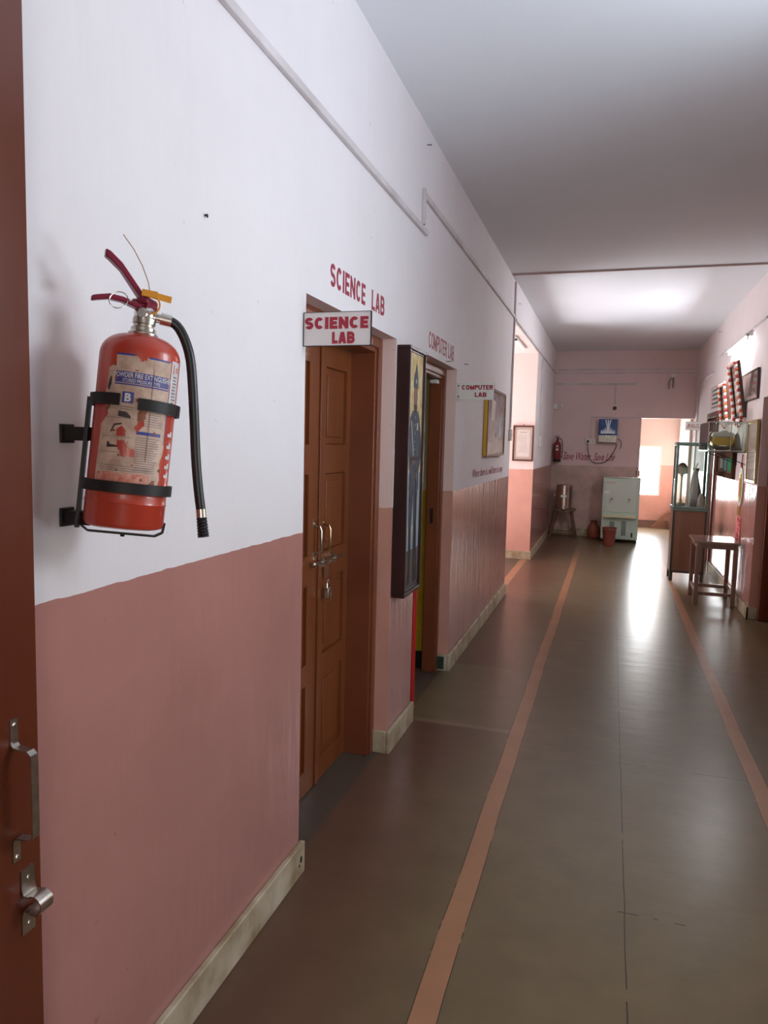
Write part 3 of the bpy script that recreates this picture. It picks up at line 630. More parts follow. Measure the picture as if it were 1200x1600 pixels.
wrap(lb, [(-.034, .207), (-.012, .205), (-.012, .209), (-.020, .216), (-.034, .217)], R+.0008); wrap(lb, [(-.046, .178), (-.043, .178), (-.038, .190), (-.026, .193), (-.026, .196), (-.040, .193)], R+.0008)
wrap(lb, [(-.050, .150), (-.030, .152), (-.030, .155), (-.044, .156), (-.047, .161), (-.050, .160)], R+.0008)
wrap(lb, jag([(-.060, .255), (-.055, .253), (-.052, .272), (-.056, .278)], .0012), R+.0009)
lb.mi = 3
wrap(lb, [(-.034, .172), (-.018, .172), (-.018, .184), (-.026, .191), (-.034, .184)], R+.0009)
wrap(lb, jag([(-.032, .166), (-.018, .166), (-.014, .158), (.000, .146), (.002, .138), (-.022, .136), (-.028, .148)], .002), R+.0010)
wrap(lb, jag([(.000, .180), (.012, .196), (.010, .206), (.001, .202), (-.004, .19)], .002), R+.0010)
wrap(lb, jag([(-.012, .320), (.010, .321), (.006, .312), (-.002, .309), (-.008, .314)], .002), R+.0010)
lb.mi = 5
wrap(lb, jag([(.002, .20), (.012, .206), (.016, .222), (.004, .226), (-.001, .215)], .002), R+.0011)
wrap(lb, jag([(-.058, .214), (-.050, .222), (-.054, .234), (-.060, .226)], .0015), R+.0009)
wrap(lb, jag([(.034, .079), (.046, .078), (.049, .088), (.040, .098), (.030, .09)], .003), R+.0010)
for k in range(16):
    s0, z0 = random.uniform(-.058, .05), random.uniform(.08, .31); wrap(lb, jag(rect(s0, s0+.002+random.random()*.004, z0, z0+.002+random.random()*.005), .0012, 2), R+.0012)
lb.mi = 6; wrap(lb, jag(rect(-.066, .030, .080, .106), .001), R+.0008)
for s0 in (-.030, .018): lb.mi = 5; wrap(lb, rect(.020, .0208, .13, .30), R+.0013)
lb.mi = 7; wrap(lb, rect(.058, .084, .222, .322), R+.0006)
lb.mi = 4
for k in range(11): wrap(lb, rect(.064, .080-random.random()*.006, .232+k*.006, .2345+k*.006), R+.0009)
lb.mi = 6; wrap(lb, jag(rect(.063, .067, .300, .316), .001), R+.0009); wrap(lb, rect(.072, .080, .302, .312), R+.0009)
lb.mi = 7
for z in (.182, .160, .140, .122, .105): wrap(lb, [(.066, z), (.082, z), (.082, z+.010), (.074, z+.010), (.074, z+.006), (.066, z+.006)], R+.0006)
lo = lb.build('label', LM, ex, smooth=False)
def wrap_text(txt, s0, s1, z0, z1, m, bold=.01):
    me = text_mesh(txt, s1-s0, z1-z0, depth=.0002, bold=bold); me.materials.append(m)
    for v2 in me.vertices:
        th = TC+(v2.co.x+(s0+s1)/2)/R; rr = R+.0010-v2.co.y; v2.co = (rr*math.cos(th), rr*math.sin(th), v2.co.z+(z0+z1)/2)
    o = bpy.data.objects.new('label_lettering', me); COL.objects.link(o); o.parent = lo; return o
wrap_text('POWDER FIRE EXTINGUISHER', -.048, .060, .2775, .2865, M['lab_white'], .01)
wrap_text('STORED PRESSURE TYPE', -.032, .034, .2695, .2755, M['lab_white'], .0)
wrap_text('B', -.0255, -.0145, .2345, .2495, M['lab_white'], .04)

# wall bracket of that extinguisher
bk = thing('extinguisher_bracket', 'black iron wall bracket with two strap arms holding the near red extinguisher', 'bracket')
bk.matrix_world = ex.matrix_world.copy()
def ring_strap(mb, z, w, a0, a1, rr, t=.004, n=40):
    v0 = []
    for k in range(n+1):
        a = a0+(a1-a0)*k/n
        v0.append([mb.bm.verts.new(((rr+dr)*math.cos(a), (rr+dr)*math.sin(a), z+dz)) for dr, dz in ((0, 0), (t, 0), (t, w), (0, w))])
    for u, v2 in zip(v0, v0[1:]):
        for k in range(4): mb.bm.faces.new((u[k], u[(k+1) % 4], v2[(k+1) % 4], v2[k]))
    mb.bm.faces.new(v0[0][::-1]); mb.bm.faces.new(v0[-1])
RS = R+.0035
st = MB(); ring_strap(st, .226, .021, TC-math.radians(235), TC-math.radians(25), RS+.001)
# gap, then right half of the upper clamp
ring_strap(st, .222, .021, TC-math.radians(2), TC+math.radians(124), RS+.001)
st.build('upper_strap', M['black'], bk)
st = MB(); ring_strap(st, .070, .020, TC-math.radians(180), TC+math.radians(179.9), RS+.001); st.box(-.012, .012, 0, 0, 0, 0) if 0 else None
st.build('lower_strap', M['black'], bk)
wd = Vector((0, 1, 0))
MB().box(RS+.002, RS+.009, -.009, .009, -.004, .240, Matrix.Rotation(TC-math.radians(100), 4, 'Z')).build('back_strip', M['black'], bk)
# bottom carrying loop
bl = MB(); P0 = Vector((math.cos(TC-PI/2), math.sin(TC-PI/2), 0)); P1 = -P0; Nn = Vector((math.cos(TC), math.sin(TC), 0))
pts = [P0*.074+Vector((0, 0, .018)), P0*.074+Vector((0, 0, .002)), P0*.062+Vector((0, 0, -.007)), P1*.058+Vector((0, 0, -.009)), P1*.072+Vector((0, 0, -.001)), P1*.074+Vector((0, 0, .018))]
for a, b in zip(pts, pts[1:]): bl.bar(a+Nn*.0, b+Nn*.0, .016, .0035, 0)
bl.lathe([(0, -.014), (.004, -.014), (.005, -.008), (0, -.008)], 10)
bl.build('bottom_loop', M['black'], bk)
im = bk.matrix_world.inverted()
for zz, yy in ((1.552, 1.150), (1.392, 1.146)):
    a = MB().box(XL+.001, -.936, yy-.013, yy+.013, zz-.013, zz+.013).box(XL+.0005, XL+.006, yy-.020, yy+.016, zz-.018, zz+.018)
    a.bm.transform(im); a.build('wall_arm', M['black'], bk, bevel=.0015)

# ---------------------------------------------------------------- projecting sign boards
def sign(label, x0, x1, y, z0, z1, lines, face, flange=0, group=None, wallx=XL, bold=.27):
    s = thing('sign_board', label, 'sign', ((x0+x1)/2, y, z0), 0, group); w = x1-x0; h = z1-z0
    b = MB().box(-w/2, w/2, -.004, .004, 0, h).build('board', face, s)
    f = MB(); e = .0013
    for q in ((-w/2, w/2, 0, e), (-w/2, w/2, h-e, h), (-w/2, -w/2+e, 0, h), (w/2-e, w/2, 0, h)): f.box(q[0]-.001*(q[0] < 0)*0, q[1], -.006, .006, q[2], q[3])
    f.build('edge_trim', M['sign_edge'] if not flange else M['whitem'], s)
    for t, cx, cz, tw, th in lines: block_text('sign_lettering', t, tw, th, M['signr'], s, (cx, -.0042, cz), stroke=bold, gap=.10)
    if flange:
        g = MB().box(-w/2-.002, -w/2+.022, -.009, .009, 0, h).build('mounting_flange', M['whitem'], s, bevel=.002)
        for z in (.02, h-.02): MB().ball((-w/2+.011, -.009, z), .005, 8, 1, .4, 1).build('screw', M['hole'], g)
    return s
sign('white projecting board reading SCIENCE LAB in red beside the brown double door', XL+.002, -.762, 2.262, 1.862, 1.972,
     [('SCIENCE', -.002, .074, .222, .038), ('LAB', .022, .026, .076, .038)], M['signw'])
sign('small white projecting board reading COMPUTER LAB with two screws in its flange', XL+.002, -.752, 4.775, 1.845, 1.955,
     [('COMPUTER', .012, .080, .205, .030), ('LAB', .035, .033, .075, .030)], M['signw2'], flange=1, bold=.23)
sign('white projecting board reading JR.KG.CLASS on the right wall by the far classroom door', 1.0, 1.286, 11.30, 1.835, 1.955,
     [('JR.KG.CLASS', .0, .06, .25, .055)], M['signw2'], bold=.16)

# ---------------------------------------------------------------- framed pictures
def frame_ring(mb, w, h, b, dep, y1=0):
    mb.box(-w/2, w/2, y1-dep, y1, 0, b).box(-w/2, w/2, y1-dep, y1, h-b, h).box(-w/2, -w/2+b, y1-dep, y1, b, h-b).box(w/2-b, w/2, y1-dep, y1, b, h-b)
    return mb
# tall guard portrait between the two lab doors
W_, H_ = .312, 1.225
gp = thing('guard_portrait', 'tall narrow dark-framed painting of a uniformed guard hanging between the two lab doors', 'painting', (XL+.001, 3.515, .790), LW)
CY = -.036
frame_ring(MB(), W_, H_, .018, .068).build('outer_frame', M['frame'], gp, bevel=.003)
fr = MB(); frame_ring(fr, W_-.036, H_-.036, .009, .010, -.050); f_ = fr.build('inner_frame', M['frame'], gp, bevel=.002, loc=(0, 0, .018))
cv = MB(); cw, ch = (W_-.05)/2, H_-.05; zb = .025
def R2(x0, x1, z0, z1, d=.0): cv.box(x0, x1, CY-.020-d, CY-.018, zb+z0, zb+z1)
cv.mi = 0; R2(-cw, cw, ch*.50, ch); cv.mi = 1; R2(-cw, cw, ch*.12, ch*.50); cv.mi = 2; R2(-cw, cw, 0, ch*.17, .0003)
def P2(m, pts, d, c=None): cv.mi = m; cv.prism([(x*1.2, zb+z) for x, z in pts], CY-.0200-d, CY-.0190)
# legs and boots, trousers, tunic, arms, head, pointed cap
P2(4, [(-.060, .02), (-.020, .03), (-.018, .10), (-.022, .33), (-.058, .33), (-.052, .10), (-.070, .04)], .0006)
P2(4, [(.020, .03), (.066, .02), (.060, .06), (.050, .12), (.056, .33), (.020, .33), (.018, .10)], .0006)
P2(3, [(-.064, .32), (-.016, .32), (0, .50), (.014, .32), (.060, .32), (.068, .50), (.060, .60), (-.060, .60), (-.068, .50)], .0009)
P2(3, [(-.072, .50), (.078, .50), (.062, .66), (.070, .86), (.040, .895), (-.040, .895), (-.074, .86), (-.062, .66)], .0012)
P2(3, [(-.074, .86), (-.090, .74), (-.070, .60), (-.030, .625), (-.028, .65), (-.055, .67), (-.058, .76)], .0015)
P2(3, [(.070, .86), (.100, .76), (.104, .66), (.060, .56), (.040, .575), (.070, .66), (.066, .76)], .0015)
P2(5, [(-.030, .62), (-.002, .632), (.006, .65), (-.020, .66)], .0018); P2(5, [(.022, .56), (.050, .54), (.056, .57), (.036, .60), (.022, .59)], .0018)
P2(5, [(-.020, .895), (.020, .895), (.024, .94), (.026, .98), (.018, 1.02), (-.020, 1.02), (-.027, .98), (-.024, .93)], .0016)
P2(4, [(-.025, .925), (.024, .925), (.020, .90), (0, .885), (-.020, .90)], .0019)
P2(3, [(-.032, 1.005), (.030, 1.005), (.031, 1.05), (.018, 1.09), (.002, 1.125), (-.014, 1.09), (-.032, 1.05)], .0020)
P2(6, [(-.006, 1.03), (.006, 1.03), (.006, 1.05), (-.006, 1.05)], .0024)
for z in (.86, .82, .78, .74, .70): P2(6, [(-.003, z), (.003, z), (.003, z+.007), (-.003, z+.007)], .0020)
P2(6, [(.028, .80), (.048, .80), (.048, .836), (.028, .836)], .0020)
P2(6, [(-.062, .84), (-.054, .846), (-.012, .672), (-.020, .668)], .0018)
P2(4, [(-.064, .648), (.062, .648), (.064, .668), (-.063, .668)], .0022)
P2(4, [(.070, .03), (.078, .03), (.034, .60), (.027, .60)], .0024)
cv.build('painted_canvas', [M['pg_gold'], M['pg_sky'], M['pg_ground'], M['pg_navy'], M['pg_dark'], M['pg_skin'], M['pg_pale']], gp, smooth=False)
for x in (-.07, -.055, .05): MB().tube([(x, -.006, H_-.002), (x, -.004, H_+.012)], .0014, 6).build('hanging_hook', M['black'], gp)
# gold framed picture
gp2 = thing('framed_picture', 'gold-edged framed picture with a mottled grey-blue print beyond the COMPUTER LAB board', 'picture', (XL+.001, 6.36, 1.46), LW)
frame_ring(MB(), .98, .56, .022, .030).build('picture_frame', M['gold'], gp2, bevel=.003)
frame_ring(MB(), .984, .564, .020, .006, -.030).build('front_slip', M['framebrown'], gp2, loc=(0, 0, -.002))
pr = MB().box(-.466, .466, -.027, -.004, .024, .536); pr.mi = 1; pr.prism([(.16, .16), (.30, .16), (.30, .24), (.26, .34), (.22, .34), (.18, .26)], -.0275, -.02); pr.mi = 2; pr.prism([(-.38, .03), (-.10, .03), (.0, .09), (-.2, .13), (-.38, .10)], -.0275, -.02).prism([(-.30, .30), (-.10, .28), (-.06, .46), (-.26, .48)], -.0275, -.02)
pr.build('print', [M['mosaic'], M['blue'], M['mat_cream']], gp2)
# framed certificate inside the passage mouth
ce = thing('framed_certificate', 'brown-framed certificate with pale paper on the reveal of the side passage', 'certificate', (-1.148, 9.968, 1.345), 0)
frame_ring(MB(), .28, .48, .022, .022).build('picture_frame', M['framebrown'], ce, bevel=.003)
MB().box(-.12, .12, -.006, -.001, .02, .46).build('mount', M['mat_cream'], ce)
p_ = MB().box(-.088, .088, -.008, -.006, .06, .42); p_.mi = 1
for k in range(11): p_.box(-.07+random.random()*.02, .07-random.random()*.03, -.0085, -.0075, .12+k*.022, .127+k*.022)
p_.box(-.045, .045, -.0085, -.0075, .378, .398); p_.build('certificate_paper', [M['paper'], M['mat_cream']], ce)
MB().box(-.12, .12, -.013, -.0115, .02, .46).build('glass_pane', M['glass2'], ce)
MB().tube([(0, -.003, .475), (0, -.003, .50)], .004, 6).build('hanging_hook', M['black'], ce)

def leaning(label, name, cat, yc, z0, w, h, b, dep, fm, pm, lean, group=None, mount=0, glass=True):
    t = thing(name, label, cat, (XR-.001-.0, yc, z0), 0, group); t.rotation_euler = (0, 0, RW)
    k = bpy.data.objects.new
    lm = Matrix.Rotation(lean, 4, 'X')       # top tips away from the wall
    f = frame_ring(MB(), w, h, b, dep); f.bm.transform(lm); f.build('picture_frame', fm, t, bevel=.002)
    c2 = MB()
    if mount:
        c2.mi = 1; c2.box(-w/2+b, w/2-b, -dep*.5, -.002, b, h-b); c2.mi = 0; c2.box(-w/2+b+mount, w/2-b-mount, -dep*.5-.001, -.002, b+mount, h-b-mount)
    else: c2.box(-w/2+b, w/2-b, -dep*.5, -.002, b, h-b)
    c2.bm.transform(lm); c2.build('print', [pm, M['mat_cream']], t)
    if glass:
        g = MB().box(-w/2+b, w/2-b, -dep*.8, -dep*.8+.001, b, h-b); g.bm.transform(lm); g.build('glass_pane', M['glass2'], t)
    return t, lm
def garland(label, t, lm, w, h, dep, drop, group=None):
    g = thing('flower_garland', label, 'garland', t.location, RW, group); protos = {}
    def put(x, z, i):
        p = lm @ Vector((x, -dep-.016, z)); nm, mm = (('red_flower', M['flowr']), ('white_flower', M['floww']), ('orange_flower', M['flowo']), ('white_flower', M['floww']))[i % 4]
        if nm not in protos: protos[nm] = MB().ball((0, 0, 0), .026, 7, 1, .7, .9).build(nm, mm, g, loc=p)
        else:
            o = protos[nm].copy(); COL.objects.link(o); o.parent = g; o.location = p
    n = int(h*1.0/.034)
    for sx in (-1, 1):
        for k in range(n):
            u = k/n; put(sx*(w/2-.015)*(1 if u < .9 else 1), h-.02-u*(h+drop*.3), k)
    for k in range(int(w/.05)): put(-w/2+.03+k*.05, h-.01, k)
    m_ = 7
    for k in range(1, m_): put(-(w/2)+w*k/m_, -drop*.3-.06*math.sin(PI*k/m_), k)
    return g
t, lm = leaning('tall garlanded portrait leaning out from the right wall under the tube light', 'garlanded_portrait', 'portrait', 8.42, 1.90, .50, .58, .022, .028, M['framebrown'], M['photo2'], .16)
b_ = MB().box(-.19, .19, -.018, -.012, .06, .14).box(-.16, .16, -.018, -.012, .24, .40); b_.bm.transform(lm); b_.build('white_robe', M['floww'], t)
b_ = MB().ball((0, -.016, .445), .05, 10, 1, .15, 1.2); b_.bm.transform(lm); b_.build('painted_face', M['pg_skin'], t)
garland('red and white garland draped over the portrait nearest the tube light', t, lm, .50, .58, .028, .05)
t, lm = leaning('smaller garlanded portrait further along the right wall, above the classroom side of the glass case', 'garlanded_portrait', 'portrait', 9.42, 1.92, .50, .42, .022, .028, M['framebrown'], M['photo2'], .12)
garland('thick red, orange and white garland over the further portrait on the right wall', t, lm, .50, .42, .028, .08)
t, lm = leaning('wide black-framed old group photograph on the right wall above the gilt frame', 'group_photograph', 'photograph', 8.02, 2.045, .94, .29, .014, .022, M['frame'], M['photo'], .03, mount=.0)
b_ = MB().box(-.45, .45, -.0125, -.010, .016, .075); b_.build('caption_strip', M['mat_cream'], t)
t, lm = leaning('gilt-framed glazed certificate at the near end of the right wall beside the door frame', 'framed_certificate', 'certificate', 7.60, 1.255, .50, .59, .030, .024, M['gilt'], M['mat_cream'], .02, mount=0)
p_ = MB()
for k in range(9): p_.box(-.15, .15-random.random()*.06, -.0128, -.0115, .12+k*.045, .135+k*.045)
p_.build('printed_lines', M['blue'], t)

# ---------------------------------------------------------------- tube light on the right wall
tl = thing('tube_light', 'lit fluorescent tube on its batten high on the right wall', 'light fitting', (XR, 8.75, 2.70), RW)
MB().box(-.63, .63, -.068, -.001, -.0, .030).box(-.63, -.60, -.055, -.035, -.04, .03).box(.60, .63, -.055, -.035, -.04, .03).build('batten', M['whitem'], tl, bevel=.003)
MB().tube([(-.60, -.034, -.020), (.60, -.034, -.020)], .014, 12).build('tube', M['tube'], tl)

# ---------------------------------------------------------------- conduits
def conduit(label, pts, w=.028, d=.018, m=None, group=None, name='cable_conduit'):
    mb = MB()
    for a, b in zip(pts, pts[1:]):
        a, b = Vector(a), Vector(b); lo = Vector((min(a.x, b.x), min(a.y, b.y), min(a.z, b.z))); hi = Vector((max(a.x, b.x), max(a.y, b.y), max(a.z, b.z)))
        e = [0, 0, 0]
        for i in range(3):
            if hi[i]-lo[i] < 1e-4: e[i] = w/2
        ax_ = conduit.flat; e[ax_] = d/2
        mb.box(lo.x-e[0], hi.x+e[0], lo.y-e[1], hi.y+e[1], lo.z-e[2], hi.z+e[2])
    o = mb.build(name, m or M['conduit'], bevel=.003); return tag(o, label, 'conduit', group)
conduit.flat = 0; x = XL+.0095
conduit('long painted cable conduit high on the left wall, the near stretch above the extinguisher', [(x, -.5, 2.655), (x, 3.83, 2.655)])
conduit('short upright painted conduit joining the two long runs above the lab doors', [(x, 3.755, 2.68), (x, 3.755, 2.86)])
conduit('painted cable conduit high on the left wall, the stretch beyond the upright jog', [(x, 3.79, 2.83), (x, 7.48, 2.83)])
conduit('upright painted conduit at the corner of the side passage running down to a switch box', [(x, 7.42, 1.72), (x, 7.42, 3.17)])
conduit('painted conduit over the opening of the side passage', [(x, 7.54, 2.82), (x, 13.08, 2.82)], .02, .014)
conduit('thin upright conduit beyond the side passage running down to a switch box', [(x, 10.60, 1.70), (x, 10.60, 2.805)], .03)
conduit('upright conduit in the far left corner dropping to the clip lamp', [(x, 12.95, 2.28), (x, 12.95, 2.80)], .022)
conduit.flat = 2; conduit('thin brown cable conduit crossing the ceiling from wall to wall', [(XL+.01, 7.16, H-.009), (XR-.01, 7.16, H-.009)], .014, .016, M['cpipe'])
conduit.flat = 1; y = YE-.0085
conduit('upper of the paired conduits running full width along the end wall', [(-.97, y, 2.885), (1.27, y, 2.885)], .020, .014)
conduit('lower of the paired conduits running full width along the end wall', [(-.97, y, 2.825), (1.27, y, 2.825)], .022, .014)
conduit('half-width conduit on the end wall below the paired ones', [(-.97, y, 2.64), (.35, y, 2.64)], .030, .016)
conduit('short upright conduit above the round fitting on the end wall', [(.015, y, 2.30), (.015, y, 2.62)], .024)
conduit('thin conduit over the water purifier reaching to the far doorway', [(-.36, y, 2.075), (.43, y, 2.075)], .018, .012)
conduit('thin upright conduit left of the water purifier down to the socket board', [(-.36, y, 1.70), (-.36, y, 2.064)], .018, .012)
conduit.flat = 0
conduit('conduit along the upper right wall in the shade near the end wall', [(XR-.0095, 10.9, 2.62), (XR-.0095, 12.6, 2.62)], .026)
conduit('upright conduit in the far right corner beside the end doorway', [(XR-.0095, 12.62, .14), (XR-.0095, 12.62, 2.60)], .020, .014)
conduit('conduit on the right wall above the lit tube light', [(XR-.0095, 7.4, 2.765), (XR-.0095, 10.4, 2.765)], .020)
jb = thing('junction_box', 'white junction box with short loose cables under the conduits of the end wall', 'junction box', (.92, YE, 2.745), 0)
MB().box(-.035, .035, -.03, -.001, 0, .06).build('box_body', M['plastic'], jb, bevel=.004)
for k, xx in enumerate((-.085, -.06, -.03, .0, .02)): MB().tube([(xx*.4, -.012, .01), (xx, -.014, -.06), (xx, -.008, -.20+.01*k)], .005, 6).build('cable', M['cord'] if k % 2 else M['conduit'], jb)
def plate(label, loc, rz, w, h, n, cat='switch'):
    t = thing('switch_box', label, cat, loc, rz); MB().box(-w/2, w/2, -.028, -.001, 0, h).build('box_body', M['plastic'], t, bevel=.004)
    for k in range(n): MB().box(-.012, .012, -.034, -.027, h*(k+.5)/n-.012, h*(k+.5)/n+.012).build('switch', M['whitem'], t, bevel=.002)
    return t
plate('small white switch box at the corner of the side passage', (XL, 7.42, 1.60), LW, .09, .115, 1)
plate('tall white switch box on the left wall just beyond the side passage', (XL, 10.60, 1.545), LW, .12, .155, 2)
sb = thing('socket_board', 'white socket board on the end wall left of the water purifier', 'socket', (-.355, YE, 1.605), 0)
MB().box(-.085, .085, -.026, -.001, 0, .10).build('board', M['whitem'], sb, bevel=.004)
for xx in (-.04, .04): MB().box(xx-.022, xx+.022, -.030, -.025, .02, .08).build('socket', M['plastic'], sb, bevel=.002)
MB().box(-.060, -.022, -.062, -.030, .035, .070).build('plug', M['cord'], sb, bevel=.005)
rf = thing('round_fitting', 'square plate with a round dark knob high on the end wall', 'fitting', (.015, YE, 2.18), 0)
MB().box(-.05, .05, -.014, -.001, 0, .10).build('plate', M['plastic'], rf, bevel=.004)
MB().lathe([(0, 0), (.030, 0), (.034, .008), (.022, .020), (.014, .024), (0, .024)], 20, mtx=Matrix.Translation((0, -.014, .05)) @ Matrix.Rotation(PI/2, 4, 'X')).build('knob', M['framebrown'], rf)
cl = thing('clip_lamp', 'small white clip lamp in the far left corner of the corridor', 'lamp', (XL+.02, 12.95, 2.20), 0)
MB().box(-.019, .05, -.035, .035, 0, .085).build('lamp_base', M['whitem'], cl, bevel=.006)
MB().tube([(.05, -.0, .045), (.085, -.02, .045), (.125, -.04, .055)], [.015, .024, .034], 12).build('lamp_head', M['whitem'], cl)
# passage ceiling batten
pb = thing('ceiling_batten', 'short white lamp batten on the ceiling of the side passage', 'light fitting', (-1.12, 8.9, 2.79), 0)
MB().box(-.02, .02, -.55, .55, -.03, -.001).build('batten', M['whitem'], pb, bevel=.003); MB().lathe([(0, -.045), (.03, -.045), (.035, -.03), (0, -.03)], 12, c=(0, -.45, 0)).build('lamp_holder', M['hole'], pb)

# ---------------------------------------------------------------- small nails and hooks
def nail(label, loc, rz, L=.022, cat='nail'):
    o = MB().tube([(0, 0, 0), (0, -L, -.002)], .0022, 6).lathe([(0, 0), (.005, 0), (.005, .0015), (0, .0015)], 8, mtx=Matrix.Translation((0, -L, -.002)) @ Matrix.Rotation(PI/2, 4, 'X')).build('nail', M['black'], loc=loc, rot=(0, 0, rz)); return tag(o, label, cat)
nail('small dark nail high on the left wall near the ceiling', (XL, 3.814, 3.10), LW)
nail('tiny nail stub on the white wall above the fire extinguisher', (XL, 1.646, 2.104), LW, .006)
nail('nail on the left wall above the COMPUTER LAB board', (XL, 4.98, 2.10), LW, .03)
nail('nail at the upper right corner of the science lab recess', (XL, 3.37, 2.0), LW, .03)
nail('nail on the left wall over the side passage', (XL, 7.75, 3.02), LW, .02)
nail('nail near the ceiling on the right wall beyond the tube light', (XR, 10.5, 3.10), RW, .03)
o = MB().tube([(0, 0, 0), (0, -.03, 0), (.03, -.04, .012), (.09, -.03, .012)], .003, 6).build('wall_hook', M['steel'], loc=(XL, 4.42, 2.055), rot=(0, 0, LW)); tag(o, 'bent wire hook just under the painted COMPUTER LAB letters', 'hook')

# ---------------------------------------------------------------- water corner at the end wall
def basic(o, lab=None):
    if lab: o['label'] = lab
    return o
wc = thing('water_cooler', 'tall pale green-grey steel water cooler standing against the end wall', 'water cooler', (.195, 12.74, 0), math.radians(-2))
w, dp, h = .58, .50, 1.085
MB().box(-w/2, w/2, -dp/2, dp/2, .05, h-.02).build('cabinet_body', M['cooler'], wc, bevel=.01)
MB().box(-w/2-.006, w/2+.006, -dp/2-.006, dp/2+.006, h-.02, h).build('top_cover', M['silver'], wc, bevel=.004)
pn = MB().box(-w/2+.045, w/2-.045, -dp/2-.008, -dp/2, .50, h-.06).build('front_panel', M['coolerp'], wc, bevel=.004)
for xx in (-.14, .135):
    tp = MB().tube([(xx, -dp/2-.008, .70), (xx, -dp/2-.05, .70), (xx, -dp/2-.062, .665)], .010, 10).lathe([(0, 0), (.020, 0), (.020, .006), (0, .006)], 16, mtx=Matrix.Translation((xx, -dp/2-.008, .70)) @ Matrix.Rotation(PI/2, 4, 'X')).build('tap', M['steel'], wc)
    MB().box(xx-.018, xx+.018, -dp/2-.05, -dp/2-.038, .712, .724).build('tap_lever', M['black'], tp)
MB().box(-w/2+.035, w/2-.035, -dp/2-.10, -dp/2, .415, .455).build('drip_tray', mat('tray_cream', (.72, .72, .50), .35), wc, bevel=.006)
lp = MB().box(-w/2+.03, w/2-.03, -dp/2-.006, -dp/2, .085, .40).build('lower_panel', M['cooler'], wc, bevel=.004)
for xx, z0 in ((-.155, .20), (.03, .12)):
    g = MB()
    for k in range(int((.36-z0)/.016)): g.box(xx, xx+.075, -dp/2-.008, -dp/2-.004, z0+k*.016, z0+k*.016+.010)
    g.build('vent_grille', M['vent'], wc)
MB().box(-w/2+.06, -w/2+.20, -dp/2-.0095, -dp/2-.0075, h-.115, h-.085).build('name_plate', M['mat_cream'], wc)
MB().box(-w/2+.035, -w/2+.115, -dp/2-.0095, -dp/2-.0075, .80, .85).build('rating_sticker', M['signw2'], wc)
MB().tube([(.20, -dp/2-.012, .10), (.20, -dp/2-.03, .17)], .012, 8).build('drain_tap', M['black'], wc)
for sx in (-1, 1):
    for sy in (-1, 1): MB().box(sx*(w/2-.03)-.02, sx*(w/2-.03)+.02, sy*(dp/2-.03)-.02, sy*(dp/2-.03)+.02, 0, .052).build('leg', M['black'], wc)
tm = MB().lathe([(0, 0), (.028, 0), (.034, .105), (.032, .105), (.026, .004), (0, .004)], 20, c=(.43, 12.62, h+.001)).build('steel_tumbler', M['silver']); tag(tm, 'upright steel tumbler standing on the right of the water cooler top', 'tumbler')
bu = thing('bucket', 'dark reddish plastic bucket in front of the water cooler', 'bucket', (.035, 12.05, 0), 0)
MB().lathe([(0, 0), (.082, 0), (.086, .004), (.108, .270), (.114, .272), (.114, .288), (.106, .288), (.104, .272), (.082, .010), (0, .010)], 32).build('pail', M['bucket'], bu)
MB().tube([(.112*math.cos(a), .112*math.sin(a)*.3-.10, .265-.0*a) for a in [PI+k*PI/12 for k in range(13)]], .003, 6).build('bail_handle', M['steel'], bu)
po = thing('water_pot', 'terracotta coloured water pot beside the left of the water cooler', 'pot', (-.225, 12.93, 0), 0)
MB().lathe([(0, 0), (.070, 0), (.092, .02), (.105, .08), (.104, .15), (.090, .20), (.060, .232), (.052, .245), (.054, .285), (.060, .292), (.060, .300), (.050, .300), (.046, .245), (0, .24)], 32).build('pot_body', M['terra'], po)
ss = thing('splayed_stool', 'tall wooden stool with splayed legs carrying the steel drum in the far left corner', 'stool', (-.735, 12.80, 0), 0)
MB().box(-.20, .20, -.15, .15, .462, .492).build('seat', M['wood'], ss, bevel=.004)
for sx in (-1, 1):
    for sy in (-1, 1): MB().bar((sx*.215, sy*.17, 0), (sx*.125, sy*.10, .462), .034, .034).build('leg', M['wood'], ss, bevel=.003)
MB().bar((-.20, -.155, .085), (.20, -.155, .085), .03, .018).build('stretcher', M['wood'], ss); MB().bar((-.20, .155, .085), (.20, .155, .085), .03, .018).build('stretcher', M['wood'], ss)
MB().bar((-.195, -.16, .12), (-.195, .16, .12), .018, .03).build('stretcher', M['wood'], ss); MB().bar((.195, -.16, .12), (.195, .16, .12), .018, .03).build('stretcher', M['wood'], ss)
dr = thing('water_drum', 'shiny stainless steel water drum with a tap on the splayed stool', 'water drum', (-.735, 12.78, .493), 0)
MB().lathe([(0, 0), (.130, 0), (.138, .006), (.138, .03), (.142, .035), (.138, .04), (.138, .36), (.142, .365), (.138, .37), (.138, .40), (.144, .405), (.13, .415), (.05, .425), (0, .427)], 40).build('drum_body', M['silver'], dr)
MB().tube([(0, -.137, .05), (0, -.175, .05), (0, -.185, .03)], .008, 8).build('tap', M['silver'], dr)
for sx in (-1, 1): MB().tube([(sx*.137, 0, .30), (sx*.165, 0, .29), (sx*.165, 0, .22), (sx*.137, 0, .21)], .005, 8).build('side_handle', M['silver'], dr)
MB().box(-.05, .05, -.1415, -.137, .20, .24).build('sticker', M['signw2'], dr)
